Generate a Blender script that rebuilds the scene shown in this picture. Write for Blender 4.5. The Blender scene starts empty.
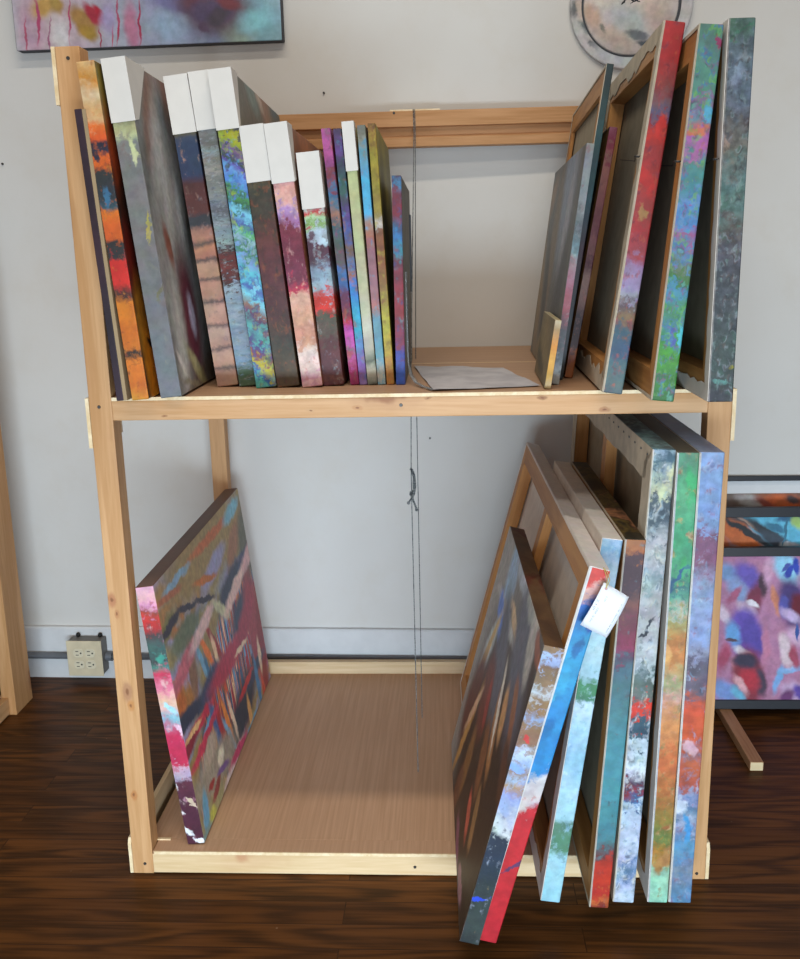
import bpy, bmesh, math, random, json
from mathutils import Vector, Matrix, Euler
random.seed(7)
SC = bpy.context.scene
COL = SC.collection
PI = math.pi
TAB = json.loads(r'''{"A1":{"surf":"t","lean":-1,"x":0.0655,"y":-0.045,"yaw":-0.0175,"le":-0.0576,"T":0.0182,"H":0.4647,"L":0.35,"bands":[[0.0033,"36202c"],[0.2552,"241820"],[0.4991,"3a212b"],[0.702,"2a1a22"],[0.9932,"3a2630"]]},
"A2":{"surf":"t","lean":-1,"x":0.0916,"y":-0.0423,"yaw":0.0052,"le":-0.0806,"T":0.0285,"H":0.5357,"L":0.5,"bands":[[0.0,"d08a20"],[0.0476,"c86412"],[0.123,"d9781a"],[0.1355,"3a2a1a"],[0.1511,"3a2418"],[0.1604,"c46a16"],[0.2192,"cf6c12"],[0.3019,"d07818"],[0.3171,"332420"],[0.3322,"5a2a20"],[0.3564,"d02a20"],[0.4254,"c8281e"],[0.4344,"2f2c2c"],[0.4819,"2e2a28"],[0.4908,"c85a1c"],[0.535,"d5601e"],[0.5789,"d8701e"],[0.5876,"3a5560"],[0.608,"2d3438"],[0.6916,"33302e"],[0.7059,"d4601e"],[0.7316,"d86420"],[0.7458,"2e2a3c"],[0.7713,"2b2533"],[0.7855,"dc5a24"],[0.8193,"e4702c"],[0.8417,"e0b080"],[0.8696,"d0a56a"],[0.9058,"dcc39a"],[0.9472,"c98430"],[0.9965,"d9b27a"]],"fb":[[0.0055,0.3959,-1.159,0.0136,0.0049,"2c2838",0.35],[0.0151,0.3295,-1.465,0.0168,0.0049,"3a6a88",0.35],[0.0463,0.1699,0.774,0.0132,0.0048,"c8a888",0.35]],"face":"241410","sb":[[0.0063,0.4882,-1.683,0.0711,0.0292,"6e5c22",0.6],[0.0285,0.3959,-1.441,0.0703,0.0317,"7a3014",0.6],[0.0434,0.3024,-1.55,0.0565,0.0324,"301810",0.6],[0.0238,0.2294,-1.607,0.0589,0.0265,"58140e",0.6],[0.034,0.1259,-1.659,0.0704,0.0327,"8a5a18",0.5],[0.047,0.0438,-1.603,0.0682,0.0337,"b06812",0.5],[0.0604,0.0899,-0.368,0.0228,0.0072,"1c1410",0.35]]},
"A3":{"surf":"t","lean":-1,"x":0.1347,"y":-0.022,"yaw":0.0157,"le":-0.0959,"T":0.0358,"H":0.5413,"L":0.6,"bands":[[-0.0016,"6f7275"],[0.3038,"6f6d70"],[0.4544,"77736f"],[0.7654,"7d7a78"],[0.7739,"8f9480"],[0.788,"b8b88c"],[0.8303,"a09a72"]],"fb":[[0.0272,0.4024,-1.593,0.0194,0.0041,"c8c898",0.35],[0.0325,0.2802,-1.665,0.0223,0.0025,"b0a050",0.35],[0.0364,0.1787,0.861,0.0229,0.0032,"6f6a50",0.35]],"face":"64635f","sb":[[0.0994,0.4607,-2.034,0.0975,0.0397,"6e4634",0.5],[0.2328,0.4725,-1.1,0.1046,0.0542,"6e3c2a",0.5],[0.2743,0.4112,-1.69,0.0963,0.041,"3c3834",0.6],[0.1541,0.4341,-1.883,0.0818,0.0269,"5e7a80",0.6],[0.1017,0.3463,-1.882,0.1586,0.0514,"a8a8a6",0.6],[0.2003,0.3429,-1.694,0.1344,0.0537,"aaaaa8",0.6],[0.2469,0.2461,-1.977,0.1505,0.0492,"8c8c8a",0.6],[0.0383,0.236,-1.862,0.1214,0.0437,"807e7a",0.6],[0.078,0.2483,-1.297,0.0387,0.0168,"7a4a3c",0.5],[0.2583,0.3648,-1.79,0.1198,0.016,"4a4846",0.6],[0.1897,0.3161,-1.627,0.051,0.0155,"d0d0ce",0.6],[0.3649,0.2175,-1.953,0.1996,0.061,"2a2c2f",0.6],[0.2894,0.0808,-1.768,0.0955,0.0262,"2c4e60",0.6],[0.1488,0.1237,-1.614,0.1121,0.0532,"5c2c38",0.5],[0.159,0.1279,-1.432,0.0375,0.0189,"a8a0b4",0.5],[0.058,0.095,-1.7,0.0992,0.0342,"a09e98",0.6],[0.1398,0.0308,-0.623,0.0657,0.0147,"96926c",0.6],[0.0975,0.0099,-0.198,0.0862,0.0059,"7a7566",0.6],[0.0366,0.0519,-0.793,0.0304,0.0072,"b8b4ac",0.6],[-0.0362,0.2122,-1.931,0.0673,0.0167,"7a4a40",0.6]]},
"A4":{"surf":"t","lean":-1,"x":0.2,"y":0.1151,"yaw":0.0175,"le":-0.1072,"T":0.0383,"H":0.5374,"L":0.5,"bands":[[0.0035,"a8826c"],[0.0449,"b08874"],[0.0586,"6a5248"],[0.0689,"ac8068"],[0.1168,"b08a78"],[0.1304,"5e4a44"],[0.1406,"a8826c"],[0.1947,"b09080"],[0.2082,"604a44"],[0.2183,"b08470"],[0.2752,"b48a76"],[0.2885,"54443e"],[0.2985,"a87c66"],[0.3482,"b08068"],[0.3613,"5a463e"],[0.3712,"b48468"],[0.4106,"a88068"],[0.4237,"4a3c38"],[0.4334,"a87058"],[0.4627,"b87c5e"],[0.4757,"5a4840"],[0.4951,"b07a62"],[0.521,"9a6a5a"],[0.5371,"333338"],[0.5627,"2f2e33"],[0.5755,"5a2a24"],[0.6645,"4a2320"],[0.696,"28344e"],[0.7896,"2c3a55"],[0.8113,"3a4258"],[0.8329,"7a6a3a"]]},
"A5":{"surf":"t","lean":-1,"x":0.2413,"y":0.1129,"yaw":0.0192,"le":-0.1019,"T":0.0312,"H":0.5424,"L":0.5,"bands":[[0.0004,"4a6244"],[0.0481,"3f5a40"],[0.0617,"5a7070"],[0.0887,"6f8aa0"],[0.1392,"8594a4"],[0.1894,"6f8494"],[0.2491,"93a0ac"],[0.2886,"7a8c9c"],[0.3312,"9aa8b4"],[0.3443,"3a201e"],[0.3865,"6a261e"],[0.435,"5e241e"],[0.4607,"2e2c2c"],[0.4767,"90a09c"],[0.5086,"7a8c8e"],[0.5404,"8c949c"],[0.572,"5a5c5c"],[0.5941,"6f7480"],[0.6255,"858682"],[0.6723,"6d7068"],[0.6971,"9a958c"],[0.7342,"78756c"],[0.765,"8e9a9c"],[0.7865,"68665f"],[0.8352,"7d7f7c"]]},
"A6":{"surf":"t","lean":-1,"x":0.2772,"y":0.0884,"yaw":0.0227,"le":-0.0946,"T":0.0365,"H":0.5404,"L":0.5625,"bands":[[0.0017,"58b0a0"],[0.0421,"2a4a98"],[0.0757,"b8b020"],[0.109,"7a3a48"],[0.1423,"4a4a80"],[0.1753,"58a8a0"],[0.2246,"5a3a60"],[0.2573,"8a6a58"],[0.2996,"7acfe0"],[0.3384,"4a60a0"],[0.3705,"58b8c8"],[0.4121,"7a98c8"],[0.4503,"3a7a48"],[0.4819,"8fb0c0"],[0.5071,"5aa868"],[0.5291,"4a5a9a"],[0.5698,"7ac8e0"],[0.5978,"2f5a48"],[0.6225,"4a8a48"],[0.6442,"4a7ac0"],[0.6933,"6a9ad8"],[0.7208,"5a4a9a"],[0.7361,"2f4a38"],[0.7604,"7a5a88"],[0.7846,"8a9a28"],[0.8207,"a8a020"],[0.8357,"48454a"]],"face":"5e5a50","sb":[[0.198,0.5235,-0.214,0.0625,0.0254,"6a7a74",0.6],[0.3411,0.5291,-0.504,0.0652,0.0462,"8a6a58",0.6],[0.4769,0.5323,-0.01,0.0416,0.0135,"4a5a60",0.6],[0.2807,0.5287,-0.276,0.0416,0.0124,"a89888",0.6]]},
"A7":{"surf":"t","lean":-1,"x":0.3152,"y":0.0927,"yaw":0.0035,"le":-0.0971,"T":0.0401,"H":0.4494,"L":0.5,"bands":[[-0.001,"52402a"],[0.0881,"4c3a26"],[0.1682,"3a382c"],[0.2279,"4a3328"],[0.346,"50282a"],[0.5009,"5c2c2e"],[0.5963,"5a2e28"],[0.6719,"42382a"],[0.7654,"3c3a2c"],[0.7988,"5a4a30"]]},
"A8":{"surf":"t","lean":-1,"x":0.3613,"y":0.0888,"yaw":-0.0035,"le":-0.0998,"T":0.0365,"H":0.4517,"L":0.5,"bands":[[-0.001,"d8a8a8"],[0.0272,"c88aa0"],[0.0673,"d8bcb0"],[0.1391,"e0c8bc"],[0.1866,"c88a70"],[0.2652,"d09a80"],[0.3547,"d8a890"],[0.3818,"b83048"],[0.4203,"7a3048"],[0.4967,"6e2438"],[0.6177,"7a2a3c"],[0.6476,"9a6a98"],[0.6924,"b090c0"],[0.7221,"e0b0a0"],[0.759,"d89a90"],[0.7995,"d8a0a0"]],"face":"7a4a34","sb":[[0.2135,0.4417,-0.128,0.0913,0.0331,"9a6040",0.6]]},
"A9":{"surf":"t","lean":-1,"x":0.3978,"y":0.1048,"yaw":-0.0052,"le":-0.0762,"T":0.0366,"H":0.404,"L":0.5,"bands":[[-0.0023,"5a2a30"],[0.0249,"6e4038"],[0.07,"54262c"],[0.1819,"5a2a28"],[0.2485,"5a4a3c"],[0.3145,"4a4a38"],[0.3452,"d0281c"],[0.3975,"c8301c"],[0.4236,"9aa8b4"],[0.4884,"8aa0b0"],[0.5614,"522c3c"],[0.6296,"5a3040"],[0.6719,"b0c0c8"],[0.6972,"7a9a50"],[0.7309,"a8c8a0"],[0.7519,"b8202c"],[0.7812,"c8c4bc"]],"fb":[[0.0004,0.2406,-1.371,0.0286,0.0089,"4c2838",0.35],[0.0284,0.2593,-1.529,0.0165,0.0053,"b8ccd8",0.35]]},
"A10":{"surf":"t","lean":-1,"x":0.4456,"y":0.1128,"yaw":-0.0035,"le":-0.0822,"T":0.0161,"H":0.4455,"L":0.45,"bands":[[0.0,"8a2050"],[0.0822,"9a2a60"],[0.1636,"c050a0"],[0.2242,"b03a98"],[0.2563,"a82020"],[0.3043,"6a2040"],[0.3639,"5a2848"],[0.4034,"3a5a98"],[0.4428,"3a6aa0"],[0.5092,"5a4a50"],[0.579,"4a5a50"],[0.6367,"3a5a6a"],[0.6636,"a06a58"],[0.7131,"4a6a80"],[0.77,"3a6a90"],[0.8076,"8a3440"],[0.8526,"7a3a4a"],[0.8713,"8a4078"],[0.9197,"b0508c"],[0.9972,"a0508c"]]},
"A11":{"surf":"t","lean":-1,"x":0.4628,"y":0.1121,"yaw":-0.0035,"le":-0.0737,"T":0.0138,"H":0.4443,"L":0.45,"bands":[[0.0,"8a70a0"],[0.0823,"7a50a0"],[0.1638,"5a80b0"],[0.2244,"30a0b8"],[0.3046,"3aa0c8"],[0.3841,"3a7ac8"],[0.4432,"b06a38"],[0.4824,"4a6a98"],[0.5408,"7a5a40"],[0.6182,"4a5a98"],[0.6757,"5a3a80"],[0.7328,"4a4a5a"],[0.7896,"2f5a50"],[0.8647,"3a4050"],[0.9206,"5a3a78"],[0.9982,"4a3a5a"]]},
"A12":{"surf":"t","lean":-1,"x":0.4777,"y":0.1096,"yaw":-0.0017,"le":-0.0677,"T":0.0173,"H":0.453,"L":0.45,"bands":[[0.0,"4a4a40"],[0.0605,"c0bca8"],[0.0925,"58584a"],[0.1404,"a8a494"],[0.2393,"c8c4b0"],[0.337,"b8b498"],[0.5292,"b4b48c"],[0.8277,"b8bc88"]]},
"A13":{"surf":"t","lean":-1,"x":0.4959,"y":0.1126,"yaw":0.0,"le":-0.0546,"T":0.0141,"H":0.4485,"L":0.45,"bands":[[-0.001,"5a9ab0"],[0.0275,"c0b0a0"],[0.0803,"7aa0a8"],[0.1408,"5a90a0"],[0.2606,"6a98a8"],[0.3001,"a87068"],[0.3786,"a07078"],[0.5336,"90606a"],[0.5909,"a86a50"],[0.6403,"9a8a80"],[0.6668,"58b0d8"],[0.798,"4aa8d0"],[0.872,"6a9ab8"],[0.9088,"5a9ab0"],[0.9454,"8a8a80"],[1.0,"6a6a60"]]},
"A14":{"surf":"t","lean":-1,"x":0.5122,"y":0.1111,"yaw":0.0052,"le":-0.0498,"T":0.0137,"H":0.4505,"L":0.4118,"bands":[[-0.001,"b06a30"],[0.0999,"b08030"],[0.1599,"b0a030"],[0.2983,"a8a038"],[0.3763,"8a6a38"],[0.4921,"8a5030"],[0.6062,"7a4a30"],[0.6364,"c0b8b0"],[0.6815,"a08a40"],[0.756,"8a7a28"],[0.8666,"9a8a2a"],[0.9396,"8a6a28"],[0.9974,"6a4a28"]],"face":"6e6628","sb":[[0.1275,0.3995,-0.641,0.1631,0.084,"8a8030",0.6],[0.0739,0.2388,-1.798,0.176,0.084,"3c3818",0.6]]},
"A15":{"surf":"t","lean":-1,"x":0.5294,"y":0.1081,"yaw":0.0052,"le":-0.0001,"T":0.0168,"H":0.3635,"L":0.4223,"bands":[[-0.0,"3a58b0"],[0.0749,"3050a0"],[0.1493,"3a3a88"],[0.2231,"7a2a48"],[0.3208,"8a2a30"],[0.4655,"8a2a38"],[0.5846,"6a3040"],[0.6319,"3a8a98"],[0.7024,"3a7ab0"],[0.7491,"3a5a80"],[0.8188,"8a2a38"],[0.9109,"6a3040"],[0.9567,"3a7aa0"],[0.9977,"4a3040"]]},
"B0":{"surf":"t","lean":1,"x":0.7981,"y":0.0208,"yaw":-0.0227,"le":0.1447,"T":0.011,"H":0.1172,"L":0.25,"bands":[[-0.0001,"b8a878"],[0.2065,"c8902c"],[0.4263,"e0a040"],[0.6444,"d89030"],[0.861,"b09060"],[1.0188,"c8b890"]],"face":"6a5f48","sb":[[0.1187,0.0734,-2.805,0.0848,0.0407,"7a6a4c",0.6],[0.1688,0.0318,-3.001,0.0923,0.0158,"4a4a40",0.6]]},
"B1":{"surf":"t","lean":1,"x":0.8185,"y":0.0758,"yaw":-0.0227,"le":0.1297,"T":0.0133,"H":0.4069,"L":0.6001,"bands":[[0.0024,"a8a8a8"],[0.1071,"5a5c5e"],[0.2362,"4a4a50"],[0.3213,"98505a"],[0.4055,"9a5a68"],[0.4889,"a08088"],[0.5715,"6a8890"],[0.6533,"5a6060"],[0.7746,"8a9090"],[0.9336,"7e8488"],[1.0042,"8a8a88"]],"face":"4b4b49","sb":[[0.2029,0.3655,-0.978,0.1588,0.112,"666e7a",0.6],[0.1556,0.2767,-1.278,0.1074,0.042,"7a7a80",0.6],[0.3762,0.2318,-1.471,0.1728,0.07,"5c5246",0.6],[0.5739,0.3388,-0.346,0.1065,0.0356,"6a5a4c",0.6],[0.5707,0.1567,-2.066,0.1705,0.056,"6a5c48",0.6],[0.4128,0.1292,-2.051,0.1359,0.042,"35373a",0.6],[0.7041,0.0231,-1.651,0.1025,0.084,"5c5838",0.6],[0.3786,0.0341,2.874,0.0869,0.026,"625846",0.6],[0.1452,0.1302,-1.046,0.1255,0.07,"3c3e42",0.6]]},
"B2":{"surf":"t","lean":1,"x":0.8329,"y":0.1411,"yaw":-0.0349,"le":0.1431,"T":0.0117,"H":0.5429,"L":0.62,"bands":[[-0.0009,"2c3030"],[0.2669,"3a3a40"],[0.429,"44323c"],[0.5872,"2e5058"],[0.7111,"2a4448"],[0.8025,"2a4a4c"],[0.9223,"2f3e3c"],[0.999,"2c3a3a"]]},
"B3":{"surf":"t","lean":1,"x":0.853,"y":0.1621,"yaw":-0.0279,"le":0.1596,"T":0.0141,"H":0.4433,"L":0.4,"bands":[[0.0,"a05a20"],[0.1094,"8a4a20"],[0.1261,"3a2020"],[0.2503,"2e2024"],[0.2831,"6a4a48"],[0.405,"8a6a60"],[0.4653,"4a1a28"],[0.5252,"7a4a48"],[0.6436,"6a3038"],[0.7988,"885048"],[0.902,"8a5a50"],[0.9209,"7a2838"],[0.9511,"7a1a38"],[1.0,"8a4a58"]]},
"B4":{"surf":"t","lean":1,"x":0.9057,"y":-0.0572,"yaw":-0.0227,"le":0.1365,"T":0.0319,"H":0.5629,"L":0.55,"bands":[[-0.0037,"4a5a60"],[0.0402,"5a6e6a"],[0.0837,"4a6a70"],[0.1269,"3a5470"],[0.184,"3a5a68"],[0.2067,"7a5a48"],[0.2264,"8a6a48"],[0.2546,"5a4a50"],[0.2742,"a0a0a8"],[0.2965,"a090b8"],[0.3575,"9a7aa0"],[0.3932,"a04048"],[0.4613,"b02a2e"],[0.5151,"9a3834"],[0.595,"b0302c"],[0.6737,"9a3030"],[0.7127,"c83024"],[0.7462,"8a2a2c"],[0.7642,"5a5a78"],[0.7898,"7a5a60"],[0.8406,"8a4040"],[0.9034,"b02c2c"],[1.0025,"b83030"]],"fb":[[-0.007,0.4116,-1.238,0.017,0.0074,"d03028",0.35],[-0.0216,0.338,-1.16,0.0283,0.009,"c02c28",0.35],[-0.0194,0.2896,-1.201,0.0123,0.0045,"a87848",0.35]]},
"B5":{"surf":"t","lean":1,"x":0.9692,"y":-0.1433,"yaw":-0.0157,"le":0.0881,"T":0.034,"H":0.5372,"L":0.6,"bands":[[-0.0044,"2e6a2e"],[0.0761,"3a8030"],[0.1329,"4a9a30"],[0.1752,"3a8a3c"],[0.2032,"4a80a0"],[0.2588,"4a9050"],[0.3138,"4a8ab0"],[0.3412,"3a7a38"],[0.3819,"6a7a60"],[0.4224,"5a8ab0"],[0.4626,"a05a88"],[0.5025,"4a8ac0"],[0.5421,"6a90c0"],[0.5815,"4a9098"],[0.6464,"58887c"],[0.6851,"b070a0"],[0.7234,"b060a8"],[0.7488,"b07070"],[0.7742,"6a90a0"],[0.7993,"8a6a90"],[0.8119,"5a9078"],[0.9113,"5a8a80"],[1.0017,"5a7a70"]],"fb":[[-0.0049,0.5178,-1.43,0.0134,0.0055,"9a3a60",0.35],[-0.0063,0.4178,-1.184,0.0126,0.0069,"58a8c8",0.35],[-0.0151,0.3935,0.73,0.0134,0.0057,"d07858",0.35],[-0.0156,0.098,-1.441,0.0157,0.0045,"4a5aa0",0.35],[-0.0037,0.0988,-1.518,0.0232,0.0045,"50b8c8",0.35]]},
"B6":{"surf":"t","lean":1,"x":1.0565,"y":-0.1496,"yaw":-0.007,"le":0.0029,"T":0.0369,"H":0.542,"L":0.6,"bands":[[0.0007,"34343e"],[0.0628,"3a4640"],[0.1187,"3a4a44"],[0.2016,"404a4a"],[0.3639,"4a4c54"],[0.417,"54525c"],[0.4696,"5c5650"],[0.5217,"5a7870"],[0.599,"5a7674"],[0.6753,"6e6a62"],[0.7255,"625e5a"],[0.8001,"606a78"],[0.9342,"5c6c74"],[0.9702,"4a6a58"],[0.9989,"506a60"]],"fb":[[-0.0199,0.5259,0.6,0.0197,0.0021,"3f7058",0.35],[-0.0204,0.4669,-1.51,0.0269,0.0069,"7a8894",0.35],[-0.0388,0.3733,-1.314,0.014,0.0069,"8a7868",0.35],[-0.0059,0.0544,-1.512,0.0052,0.003,"908a30",0.35],[-0.0186,0.0287,0.223,0.0129,0.0031,"5a8a80",0.35]]},
"C1":{"surf":"b","lean":1,"x":0.6636,"y":-0.2494,"yaw":0.0157,"le":0.2487,"T":0.0326,"H":0.5412,"L":0.6595,"bands":[[-0.0079,"2c3434"],[0.0504,"3a4440"],[0.2293,"2c3438"],[0.2994,"243044"],[0.3757,"2a3040"],[0.3963,"d0d0d0"],[0.4544,"b0b8c8"],[0.5052,"8a9ac8"],[0.5389,"b08a60"],[0.5623,"a0b0d0"],[0.599,"8a6a48"],[0.6288,"9ab0d8"],[0.6618,"b8c8e0"],[0.6815,"8a6a50"],[0.7207,"8a6248"],[0.7564,"8a6a48"],[0.7758,"88a0c8"],[0.7919,"8a6a48"],[0.8304,"8a6a44"],[0.8527,"c0c8d0"],[0.8813,"8a6a48"],[0.935,"7a5a40"],[0.9506,"98a8c8"],[0.9757,"a8bce0"],[0.9881,"8c7258"],[1.0037,"8a6a48"]],"fb":[[-0.0155,0.384,-0.944,0.012,0.0055,"c83c34",0.2],[-0.0157,0.0878,-0.029,0.0123,0.0056,"2a48c8",0.2],[-0.0203,0.3312,-0.496,0.0131,0.0066,"88a8e0",0.35],[-0.0241,0.2577,-0.977,0.0222,0.008,"98a8c8",0.35]],"face":"827e78","sb":[[0.0619,0.2142,1.419,0.4532,0.2899,"2c2018",0.5],[0.3408,0.1096,1.309,0.3338,0.2233,"32241a",0.5],[0.4444,0.4841,-1.825,0.0983,0.0626,"7d94a8",0.35],[0.3389,0.5385,-3.078,0.0947,0.0215,"8a9098",0.35],[0.411,0.4307,3.116,0.1609,0.017,"9a9a98",0.35],[0.3047,0.4606,-3.006,0.0889,0.0133,"a08868",0.35],[0.3335,0.3661,-2.414,0.1468,0.0629,"4a4a54",0.35],[0.4725,0.4081,-2.762,0.0642,0.0266,"4a68a8",0.35],[0.1477,0.4502,-2.354,0.1581,0.0852,"4c4c56",0.35],[0.1509,0.5359,-3.108,0.0749,0.0216,"7a7c78",0.35],[0.5073,0.3071,2.102,0.1,0.0347,"9aa29e",0.35],[0.5139,0.293,2.078,0.1312,0.0179,"a88c58",0.35],[0.0895,0.4993,-2.035,0.0689,0.0336,"8e8a84",0.35],[0.0348,0.5173,-2.86,0.0394,0.0148,"7a4a38",0.35],[0.5258,0.1859,1.934,0.1173,0.073,"50281f",0.35],[0.379,0.2667,1.14,0.0826,0.0628,"5a2c22",0.35],[0.4942,0.1246,1.947,0.1361,0.0197,"a07840",0.35],[0.4778,0.1847,2.19,0.0894,0.0141,"b09070",0.35],[0.3845,0.1116,1.626,0.0757,0.0341,"6a4a28",0.35],[0.1973,0.2771,0.981,0.0782,0.0258,"8a6038",0.35],[0.1597,0.3374,1.164,0.0503,0.0243,"a07850",0.35],[0.0847,0.3818,0.827,0.0593,0.021,"7a5038",0.35],[0.2174,0.3258,1.126,0.077,0.0125,"b0aaa0",0.35],[0.2357,0.2044,1.151,0.0697,0.0333,"6a4428",0.35],[0.4132,0.0303,1.693,0.0596,0.0338,"5a3a28",0.35],[0.0372,0.3018,0.908,0.0575,0.0255,"4a2f22",0.35],[0.1559,0.1294,1.156,0.0557,0.0209,"7a5a38",0.35],[0.2508,0.013,0.24,0.0741,0.0135,"6a4050",0.35],[0.1244,0.0175,0.027,0.0534,0.0132,"7a5860",0.35],[0.2234,0.0955,0.732,0.0455,0.0176,"a04a38",0.35],[0.3383,0.2655,1.144,0.0483,0.0193,"7a3028",0.35],[0.3953,-0.0104,2.77,0.0138,0.0041,"d8d0d0",0.3],[0.3685,-0.0128,2.677,0.0116,0.0035,"d8d0d0",0.3],[0.3329,-0.0076,2.671,0.0108,0.003,"d8d0d0",0.3]],"top":"57402f"},
"C2":{"surf":"b","lean":1,"x":0.6934,"y":-0.2448,"yaw":0.0157,"le":0.2571,"T":0.0314,"H":0.6701,"L":0.9805,"bands":[[-0.0024,"c82430"],[0.2238,"d02a30"],[0.3747,"d02830"],[0.3912,"d8c8c4"],[0.4567,"d8d0d0"],[0.4702,"2a88c8"],[0.5665,"2a8fd0"],[0.6713,"2a90c8"],[0.7739,"30a0d0"],[0.8243,"2a98c8"],[0.8941,"1a60b0"],[0.9188,"2a6ab8"],[0.9311,"d8a090"],[0.9605,"e8b0a0"],[0.9702,"e03a2c"],[1.0018,"e04030"]],"fb":[[-0.0095,0.1487,0.819,0.0219,0.0029,"6a3a60",0.3],[-0.0214,0.4829,1.574,0.0249,0.0078,"38a8d8",0.35],[-0.021,0.3985,1.382,0.0203,0.008,"1c78b8",0.35],[-0.0131,0.5404,1.435,0.0195,0.0062,"1870a8",0.35],[-0.0308,0.4511,1.409,0.0102,0.0047,"48b4dc",0.35],[-0.0014,0.5795,1.231,0.0141,0.0063,"1a58a8",0.35]],"top":"dcd6d4"},
"C3":{"surf":"b","lean":1,"x":0.8098,"y":-0.1395,"yaw":0.0209,"le":0.1356,"T":0.0329,"H":0.6708,"L":0.5928,"bands":[[-0.0022,"98ccd8"],[0.1384,"a8d4dc"],[0.1561,"5a886a"],[0.2263,"58826c"],[0.2437,"a8d0dc"],[0.3298,"b0d4e0"],[0.4146,"90bcd4"],[0.4981,"a8ccdc"],[0.5694,"c8dce8"],[0.5802,"4a8060"],[0.6262,"4a8a58"],[0.6397,"a8ccd4"],[0.7143,"b8d4dc"],[0.845,"b0d0e0"],[0.9345,"c0d4e4"],[0.9723,"7aaad0"],[0.9974,"b0c8dc"]],"top":"dcd6d2"},
"C4":{"surf":"b","lean":1,"x":0.8926,"y":-0.1523,"yaw":0.0175,"le":0.0617,"T":0.0324,"H":0.6703,"L":0.5849,"bands":[[-0.0021,"7a2020"],[0.0187,"c86430"],[0.0395,"b02c24"],[0.0838,"c83820"],[0.1365,"b03424"],[0.1568,"6a3838"],[0.2001,"4a8088"],[0.3421,"4a909a"],[0.4803,"4a8a94"],[0.5883,"4a7478"],[0.673,"4a6a74"],[0.694,"50485a"],[0.7201,"8a3050"],[0.7461,"7a2e44"],[0.8104,"6a3a40"],[0.8359,"7a4840"],[0.874,"4a3038"],[0.9591,"4a2c34"],[0.974,"a05a2c"],[0.9986,"a86838"]],"top":"2f2a1c"},
"C5":{"surf":"b","lean":1,"x":0.939,"y":-0.1373,"yaw":0.0105,"le":0.0478,"T":0.0356,"H":0.8117,"L":0.85,"bands":[[-0.005,"c8d0e0"],[0.0444,"a8b4cc"],[0.081,"5a7a9c"],[0.1295,"c0c8dc"],[0.2295,"b8c8dc"],[0.2483,"3a6898"],[0.267,"8a2c34"],[0.2833,"4a3a50"],[0.3181,"c8d0d8"],[0.3822,"c0ccd8"],[0.3981,"2f4a5c"],[0.4275,"3a5a64"],[0.4409,"d03a28"],[0.4678,"d83424"],[0.4767,"6a6a68"],[0.4989,"5a6660"],[0.5319,"5a6a68"],[0.5648,"b8c0c0"],[0.6404,"a8a8a8"],[0.6935,"b4b0b0"],[0.746,"8a9a9c"],[0.7876,"b8b4b4"],[0.8287,"a0a4a8"],[0.8593,"44525c"],[0.8997,"3c4a54"],[0.9197,"c0c0a0"],[0.9496,"a0b0a8"],[0.9793,"3a5a68"],[0.999,"8aa4b0"]],"fb":[[-0.011,0.7548,1.286,0.0304,0.0048,"c8cca0",0.35],[-0.0193,0.511,1.033,0.0242,0.0034,"2a2c38",0.35],[-0.0101,0.7976,-1.216,0.0135,0.0076,"3a5a68",0.35]],"top":"5a7a84"},
"C6":{"surf":"b","lean":1,"x":0.9976,"y":-0.1357,"yaw":0.0052,"le":0.0211,"T":0.0336,"H":0.8061,"L":0.7,"bands":[[0.0,"90ccb0"],[0.0447,"a0d4b8"],[0.0815,"9abca0"],[0.0938,"b08a48"],[0.1302,"a87a30"],[0.1544,"6a7a40"],[0.2023,"8a7a38"],[0.2732,"b06a38"],[0.343,"c86a3c"],[0.4117,"d08a50"],[0.4569,"c88a60"],[0.4905,"c89a8a"],[0.5128,"9aa070"],[0.5679,"c88048"],[0.6115,"b8783c"],[0.6547,"a09a60"],[0.6761,"b0b0a0"],[0.6974,"5aa080"],[0.7186,"3a6a70"],[0.7502,"4a9a70"],[0.8231,"3a9a68"],[0.9048,"58a878"],[0.965,"4a9068"],[0.9988,"5a8a70"]],"fb":[[-0.0102,0.7537,-1.439,0.0306,0.0062,"3aa868",0.35],[-0.0105,0.6175,-1.381,0.0191,0.0063,"3aa060",0.35],[-0.0334,0.4751,-1.243,0.0265,0.0081,"d8a060",0.35],[-0.0187,0.5962,0.809,0.028,0.0042,"2a5a80",0.35],[-0.0153,0.0854,1.108,0.0331,0.0108,"b0804a",0.35]],"top":"47453f"},
"C7":{"surf":"b","lean":1,"x":1.0382,"y":-0.1356,"yaw":0.0035,"le":0.0188,"T":0.0374,"H":0.8056,"L":0.7,"bands":[[0.0006,"5a88b0"],[0.0452,"6a88a8"],[0.0821,"7a8898"],[0.1307,"5a90b8"],[0.1669,"6a8aa8"],[0.1908,"a0a8c0"],[0.2265,"5a7a9c"],[0.2619,"8a90b0"],[0.2853,"a85040"],[0.3318,"b85a38"],[0.3549,"9a6a70"],[0.3893,"c4542c"],[0.4572,"c85030"],[0.4796,"b05038"],[0.5019,"6a5a68"],[0.5572,"5a5468"],[0.5791,"8a8aa0"],[0.6334,"8a9cc8"],[0.7188,"8a9ab8"],[0.7462,"88809c"],[0.7817,"7a4a68"],[0.8396,"7a4a68"],[0.854,"7a94c0"],[0.9049,"7a98c8"],[0.9988,"8aa8d0"]],"fb":[[-0.0273,0.1898,-1.224,0.0205,0.0084,"c8d0e0",0.35],[-0.0176,0.1441,-1.506,0.0261,0.0068,"4a98d0",0.35],[-0.0193,0.2998,-1.166,0.0133,0.0083,"d0a0a8",0.35]],"top":"8a9cbe"},
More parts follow.
